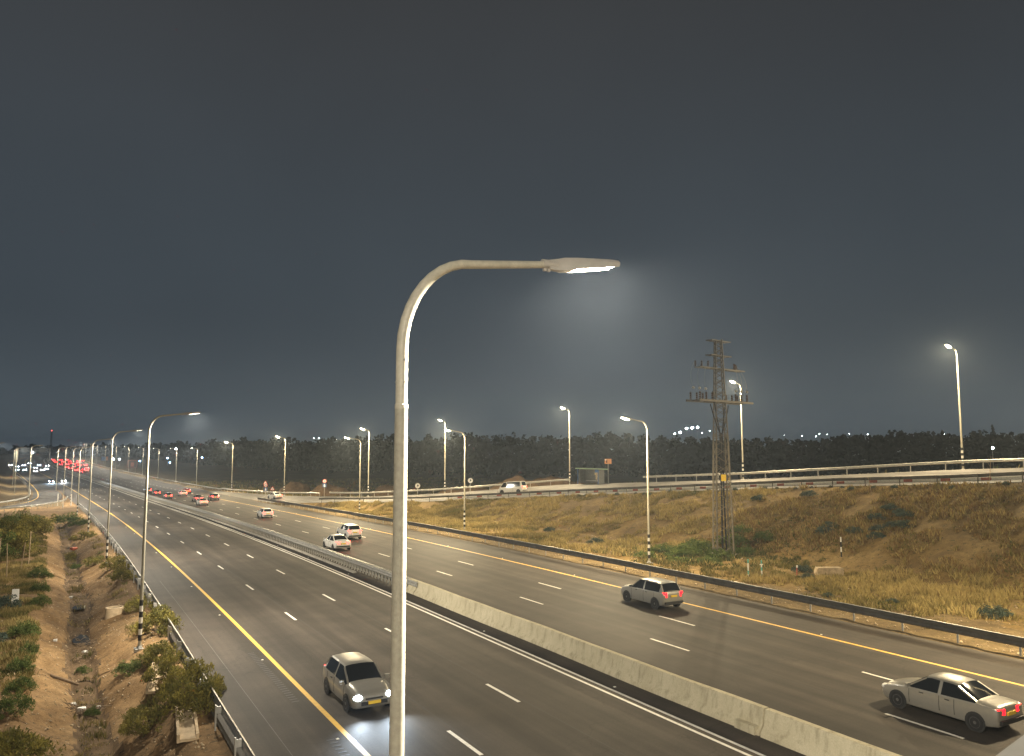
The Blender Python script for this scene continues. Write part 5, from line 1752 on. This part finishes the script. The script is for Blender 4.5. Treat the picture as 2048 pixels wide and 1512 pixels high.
for i in range(34):
    s = 30 + i * 2.1 + random.uniform(-0.6, 0.6)
    u = float(Nn(s)) - 0.55 - random.uniform(0, 1.3)
    r = random.uniform(0.22, 0.38)
    shrub(['salt0', 'salt1'][i % 2], u, s, r, r * 1.1, "small dark bush in the line along the ramp edge", "small bushes along the ramp edge")
for u, s, h, lx, lab in [(66.5, 64.5, 2.6, -22, "leaning pale stick on the slope left of the pylon top plates"), (64.0, 80.5, 2.2, 3, "bare thin sapling on the slope below the bus shelter"), (70.5, 50.2, 1.9, -12, "bare stick on the slope near the ramp edge"), (71.0, 39.0, 3.0, 14, "bare twiggy sapling high on the slope at the right")]:
    o = MB().tube([(0, 0, -0.2), (0.03, 0, h * 0.5), (0.0, 0.03, h)], [0.035, 0.028, 0.012], 6)
    for k in range(4):
        a = random.uniform(0, 6.28); z = h * random.uniform(0.4, 0.85)
        o.tube([(0.02, 0, z), (math.cos(a) * 0.3, math.sin(a) * 0.3, z + 0.45)], [0.012, 0.005], 5)
    o = o.build("bare_sapling", M['stake'])
    o.location = G(u, s); o.rotation_euler = (0, R(lx), 0)
    tag(o, lab, "sapling")

# ---------------------------------------------------------------- grass
def grass(name, us, ss_, hgt, nbl, tone, spread, label, mat='grass', width=0.035):
    n = len(us)
    z = ground_z(us, ss_)
    x = us - cs(ss_)
    N_ = n * nbl
    bx = np.repeat(x, nbl) + rng.normal(0, 1, N_) * np.repeat(spread, nbl)
    by = np.repeat(ss_, nbl) + rng.normal(0, 1, N_) * np.repeat(spread, nbl)
    bz = np.repeat(z, nbl) - 0.02
    h = np.repeat(hgt, nbl) * rng.uniform(0.55, 1.25, N_)
    a = rng.uniform(0, 2 * np.pi, N_)
    ln = h * rng.uniform(0.2, 0.75, N_)
    w = width * rng.uniform(0.7, 1.5, N_) * (1 + h)
    a2 = rng.uniform(0, 2 * np.pi, N_)
    wx = np.cos(a2) * w; wy = np.sin(a2) * w
    V = np.stack([np.stack([bx - wx, by - wy, bz], 1), np.stack([bx + wx, by + wy, bz], 1), np.stack([bx + np.cos(a) * ln, by + np.sin(a) * ln, bz + h], 1)], 1).reshape(-1, 3)
    T = np.repeat(np.clip(np.repeat(tone, nbl) + rng.normal(0, 0.1, N_), 0, 1), 3)
    me = np_mesh(name, V, np.arange(N_ * 3).reshape(-1, 3), M[mat], T)
    o = link(name, me)
    return tag(o, label, "grass", None, "stuff")
# embankment
n = 70000
ss_ = rng.uniform(14, 176, n); tt_ = rng.uniform(0, 1, n)
us = 43.0 + tt_ * (Nn(ss_) - 0.7 - 43.0)
keep = (vnoise(us, ss_, 0.32, 31) + 0.6 * vnoise(us, ss_, 1.1, 32) > -0.35 + 0.9 * np.clip((46.5 + np.clip(40 - ss_, 0, 20) * 0.25 - us) / 4.0, 0, 1)) & (us < Nn(ss_) - 0.6)
us, ss_ = us[keep], ss_[keep]
clump = vnoise(us, ss_, 0.8, 33)
green = np.clip(0.75 * vnoise(us, ss_, 0.11, 34) + 0.45 * vnoise(us, ss_, 0.35, 36) + 0.15, -1, 1)
tone = 0.61 - 0.46 * np.clip(green, 0, 1) + 0.24 * clump
gp = np.exp(-(((us - 53.5) / 7.0) ** 2 + ((ss_ - 55.5) / 6.0) ** 2))
tone = np.where(rng.uniform(0, 1, len(us)) < gp * 1.1, 0.06, tone)
brown = (ss_ < 62) & (us > 58)
tone = np.where(brown, np.where(rng.uniform(0, 1, len(us)) < 0.62, 0.93, tone * 0.8), tone)
hg = np.clip(0.30 + 0.26 * clump + rng.uniform(-0.05, 0.12, len(us)), 0.1, 0.6)
grass("dry_grass", us, ss_, hg, 6, tone, np.full(len(us), 0.13), "dry yellow grass covering the embankment slope")
# left verge
n = 42000
ss_ = 26 + 134 * rng.uniform(0, 1, n) ** 1.4; us = np.where(rng.uniform(0, 1, n) < 0.75, -0.7 - 9 * rng.uniform(0, 1, n) ** 1.3, rng.uniform(-1, 4.7, n))
d = np.abs(us - 1.45)
keep = ((us < -0.9) & (vnoise(us, ss_, 0.5, 41) > -0.45 + 0.5 * np.clip((us + 1.8) / 1.2, 0, 1))) | ((d < 0.6) & (vnoise(us, ss_, 0.9, 42) > 0.35)) | ((us > 3.6) & (vnoise(us, ss_, 0.8, 43) > 0.25))
us, ss_ = us[keep], ss_[keep]
tone = 0.36 + 0.3 * vnoise(us, ss_, 0.6, 44) + 0.12 * vnoise(us, ss_, 0.2, 46)
grass("verge_grass", us, ss_, np.clip(0.24 + 0.16 * vnoise(us, ss_, 0.9, 45), 0.06, 0.5), 6, np.clip(tone, 0, 0.8), np.full(len(us), 0.10), "sparse dry grass on the verge left of the ditch", 'grass', 0.018)
# scrub behind the ramp
n = 5000
ss_ = rng.uniform(20, 330, n); us = Ff(ss_) + 3 + rng.uniform(0, 1, n) ** 1.5 * 120
grass("field_scrub", us, ss_, rng.uniform(0.3, 0.9, n), 7, rng.uniform(0.0, 0.5, n), np.full(n, 0.5), "dark scrub on the field beyond the ramp", 'grass', 0.06)

# ---------------------------------------------------------------- loose stones
def stones(name, us, ss_, size, label, mat='rock'):
    n = len(us)
    base = np.array([(1, 0, 0), (-1, 0, 0), (0, 1, 0), (0, -1, 0), (0, 0, 0.8), (0, 0, -0.5)], float)
    tri_ = np.array([(0, 2, 4), (2, 1, 4), (1, 3, 4), (3, 0, 4), (2, 0, 5), (1, 2, 5), (3, 1, 5), (0, 3, 5)])
    z = ground_z(us, ss_)
    V = base[None] * (size[:, None, None] * rng.uniform(0.5, 1.2, (n, 6, 1)))
    a = rng.uniform(0, 6.28, n)
    x = V[:, :, 0] * np.cos(a)[:, None] - V[:, :, 1] * np.sin(a)[:, None]
    y = V[:, :, 0] * np.sin(a)[:, None] + V[:, :, 1] * np.cos(a)[:, None]
    V = np.stack([x + (us - cs(ss_))[:, None], y + ss_[:, None], V[:, :, 2] + z[:, None] + size[:, None] * 0.2], 2)
    F_ = (tri_[None] + (np.arange(n) * 6)[:, None, None]).reshape(-1, 3)
    return tag(link(name, np_mesh(name, V.reshape(-1, 3), F_, M[mat])), label, "stones", None, "stuff")
n = 5200
ss_ = 26 + 90 * rng.uniform(0, 1, n) ** 1.3; us = rng.uniform(-3.5, 5.0, n)
stones("loose_stones", us, ss_, 0.015 + 0.075 * rng.uniform(0, 1, n) ** 3, "loose stones scattered over the ditch banks")
n = 2600
ss_ = rng.uniform(16, 110, n); us = 41.3 + rng.uniform(0, 1, n) ** 1.6 * 14
stones("verge_stones", us, ss_, 0.03 + 0.11 * rng.uniform(0, 1, n) ** 3, "loose stones on the sandy verge behind the long guardrail")

# ---------------------------------------------------------------- far wood
yaw = R(29.863)
def cam_ground(px, Z):
    """world point at picture column px (of 2048) and forward distance Z: used only to lay out the tree line"""
    X = (px - 1024) / 1557.0 * Z
    return X * math.cos(yaw) + Z * math.sin(yaw), -X * math.sin(yaw) + Z * math.cos(yaw)
fx = [-150, 0, 150, 300, 400, 500, 700, 1000, 1500, 2048, 2400]
fz = [1050, 1000, 900, 640, 520, 450, 350, 310, 290, 280, 280]
tx = [-150, 0, 60, 150, 280, 340, 400, 460, 500, 590, 700, 780, 900, 1000, 1060, 1100, 1200, 1300, 1400, 1500, 1600, 1750, 1800, 1880, 2000, 2100, 2400]
ty = [900, 899, 895, 890, 888, 884, 880, 877, 876, 879, 872, 868, 868, 866, 868, 870, 867, 868, 875, 870, 873, 868, 860, 862, 866, 864, 864]
Vs = []; Ts = []
r_ = np.random.default_rng(5)
trunks = MB()
for row in range(4):
    px = -140.0
    while px < 2350:
        Z = float(np.interp(px, fx, fz)) + row * 14 + r_.uniform(-6, 6)
        top = float(np.interp(px, tx, ty)) + r_.uniform(-5, 7) + 3.0 * float(vnoise(px, 0.0, 0.012, 61)) + (3 - row) * 2.2
        zt = 10 + (904 - top) * Z / 1550.0
        x, y = cam_ground(px, Z)
        u_ = x + float(cs(y))
        if -45 < u_ < 85 and y < 800:
            px += 6.0
            continue
        gz = -1.0
        rad = r_.uniform(3.6, 6.2) * (1 + 0.25 * (Z > 500))
        cl = []
        for k in range(26):
            a = r_.uniform(0, 6.28); rr = rad * math.sqrt(r_.uniform(0, 1))
            zc = gz + (zt - gz) * (0.16 + 0.78 * r_.uniform(0, 1)) 
            sh_ = 1 - 0.75 * max(0.0, (zc - gz) / (zt - gz) - 0.55) / 0.45
            cl.append((x + math.cos(a) * rr * sh_, y + math.sin(a) * rr * sh_, zc, rad * r_.uniform(0.22, 0.4)))
        V_, F_, T_ = leaf_cloud(230, np.array(cl), 1.7 * max(1.0, Z / 420), int(r_.integers(0, 1e6)), 0.1, 0.8)
        Vs.append(V_); Ts.append(T_)
        px += rad * 1.25 / Z * 1550.0
V_ = np.concatenate(Vs); T_ = np.concatenate(Ts)
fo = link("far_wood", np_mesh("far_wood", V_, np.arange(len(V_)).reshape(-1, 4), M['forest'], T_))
tag(fo, "dark mass of woodland along the horizon", "woodland", None, "stuff")
# cypress above the tree line
x, y = cam_ground(1988, 300)
cy_ = thing("cypress_tree", "slender dark cypress rising above the woodland at the right", "tree", (x, y, -1.0))
MB().tube([(0, 0, 0), (0, 0, 14)], [0.28, 0.08], 7).build("trunk", M['stem'], cy_)
cl = []
for k in range(60):
    z = 2 + 19.5 * k / 60
    rr = 1.7 * math.sin(math.pi * min(1, 0.25 + 0.75 * (z / 21.5))) + 0.25
    a = r_.uniform(0, 6.28)
    cl.append((math.cos(a) * rr * 0.5, math.sin(a) * rr * 0.5, z, rr * 0.6))
V_, F_, T_ = leaf_cloud(1400, np.array(cl), 0.7, 77, 1.2, 0.5)
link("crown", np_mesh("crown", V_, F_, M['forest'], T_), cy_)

# ---------------------------------------------------------------- distant lights
def far_lamp(px, py, Z, r, mat, label, name="distant_lamp", group=None):
    x, y = cam_ground(px, Z)
    z = 10 + (904 - py) * Z / 1550.0
    root = thing(name, label, "lamp", (x, y, -1.0), -yaw, group)
    MB().tube([(0, 0, 0), (0, 0, z + 1.0)], [0.16, 0.09], 6).build("mast", M['galv_dull'], root)
    MB().lathe((0, -0.25, z + 1.0), [(r * 0.3, -r * 0.8), (r, -r * 0.2), (r, r * 0.3), (r * 0.4, r * 0.8)], 8).build("globe", M[mat], root)
FL = "floodlights above the woodland"
for px, py, lab in [(1374, 857, "leftmost of the three floodlights in a row above the woods"), (1385, 856, "middle floodlight of the row of three above the woods"), (1396, 855, "rightmost of the three floodlights in a row above the woods"), (1361, 865, "floodlight lower left of the row of three"), (1350, 868, "faint lowest left floodlight by the tree line")]:
    far_lamp(px, py, 620, 0.9 if py < 866 else 0.6, 'far_white', lab, "floodlight_mast", FL)
TW = "tiny town lights beyond the woodland"
for px, py in [(1605, 872), (1633, 873), (1700, 868), (1737, 869), (1640, 868), (1655, 869), (1570, 871), (627, 877), (637, 877), (648, 878), (672, 879), (1950, 870), (1890, 869), (1420, 862), (1405, 866), (1440, 868)]:
    far_lamp(px, py, 640, 0.26, 'far_white', "tiny bright town light beyond the woodland", "distant_lamp", TW)
far_lamp(1985, 896, 270, 0.42, 'far_white', "bright lone lamp in front of the woods at the right")
BL = "small blue-white lights in front of the far woods"
for (px, py, mt), lab in zip([(405, 915, 'far_blue'), (336, 916, 'far_blue'), (341, 925, 'far_blue'), (228, 918, 'far_white'), (240, 918, 'far_white'), (281, 922, 'far_blue'), (352, 898, 'far_white'), (66, 905, 'far_white')], ['rightmost small blue light before the far woods', 'upper blue light of the close pair', 'lower blue light of the close pair', 'small white light beside the second ditch lamp pole', 'small white light right of its white twin', 'blue light glimpsed beside the second ditch lamp', 'white light above the close blue pair', 'leftmost small white light above the oncoming cars']):
    far_lamp(px, py, 500, 0.5, mt, lab, "distant_lamp", BL)
# radio mast
x, y = cam_ground(101, 1000)
rm = thing("radio_mast", "thin radio mast with a red light above the far left woods", "mast", (x, y, 0))
for k in range(3):
    a = 2.1 * k
    MB().bar((math.cos(a) * 1.3, math.sin(a) * 1.3, 0), (math.cos(a) * 0.7, math.sin(a) * 0.7, 37), 0.4).build("leg", M['steel_tower'], rm)
m = MB()
for z in np.arange(0, 36, 2.4):
    for k in range(3):
        a, b = 2.1 * k, 2.1 * (k + 1)
        m.bar((math.cos(a) * 1.1, math.sin(a) * 1.1, z), (math.cos(b) * 1.0, math.sin(b) * 1.0, z + 2.4), 0.16)
tag(m.build("brace", M['steel_tower'], rm), kind="stuff")
MB().lathe((0, 0, 37.4), [(0.2, -0.6), (0.8, 0), (0.3, 0.6)], 8).build("beacon", M['far_red'], rm)
# ================================================================== HAZE
hz = MB().box((300, 800, 17), (6000, 3000, 46)).mesh("haze")
hm = bpy.data.materials.new("haze"); hm.use_nodes = True
hn = hm.node_tree; hn.nodes.clear()
ho = hn.nodes.new("ShaderNodeOutputMaterial")
hv = hn.nodes.new("ShaderNodeVolumePrincipled")
hv.inputs["Color"].default_value = (0.70, 0.83, 1.0, 1)
hv.inputs["Density"].default_value = HAZE_DENSITY
hv.inputs["Anisotropy"].default_value = 0.55
hn.links.new(hv.outputs[0], ho.inputs["Volume"])
hz.materials.append(hm)
tag(link("haze", hz), kind="stuff")
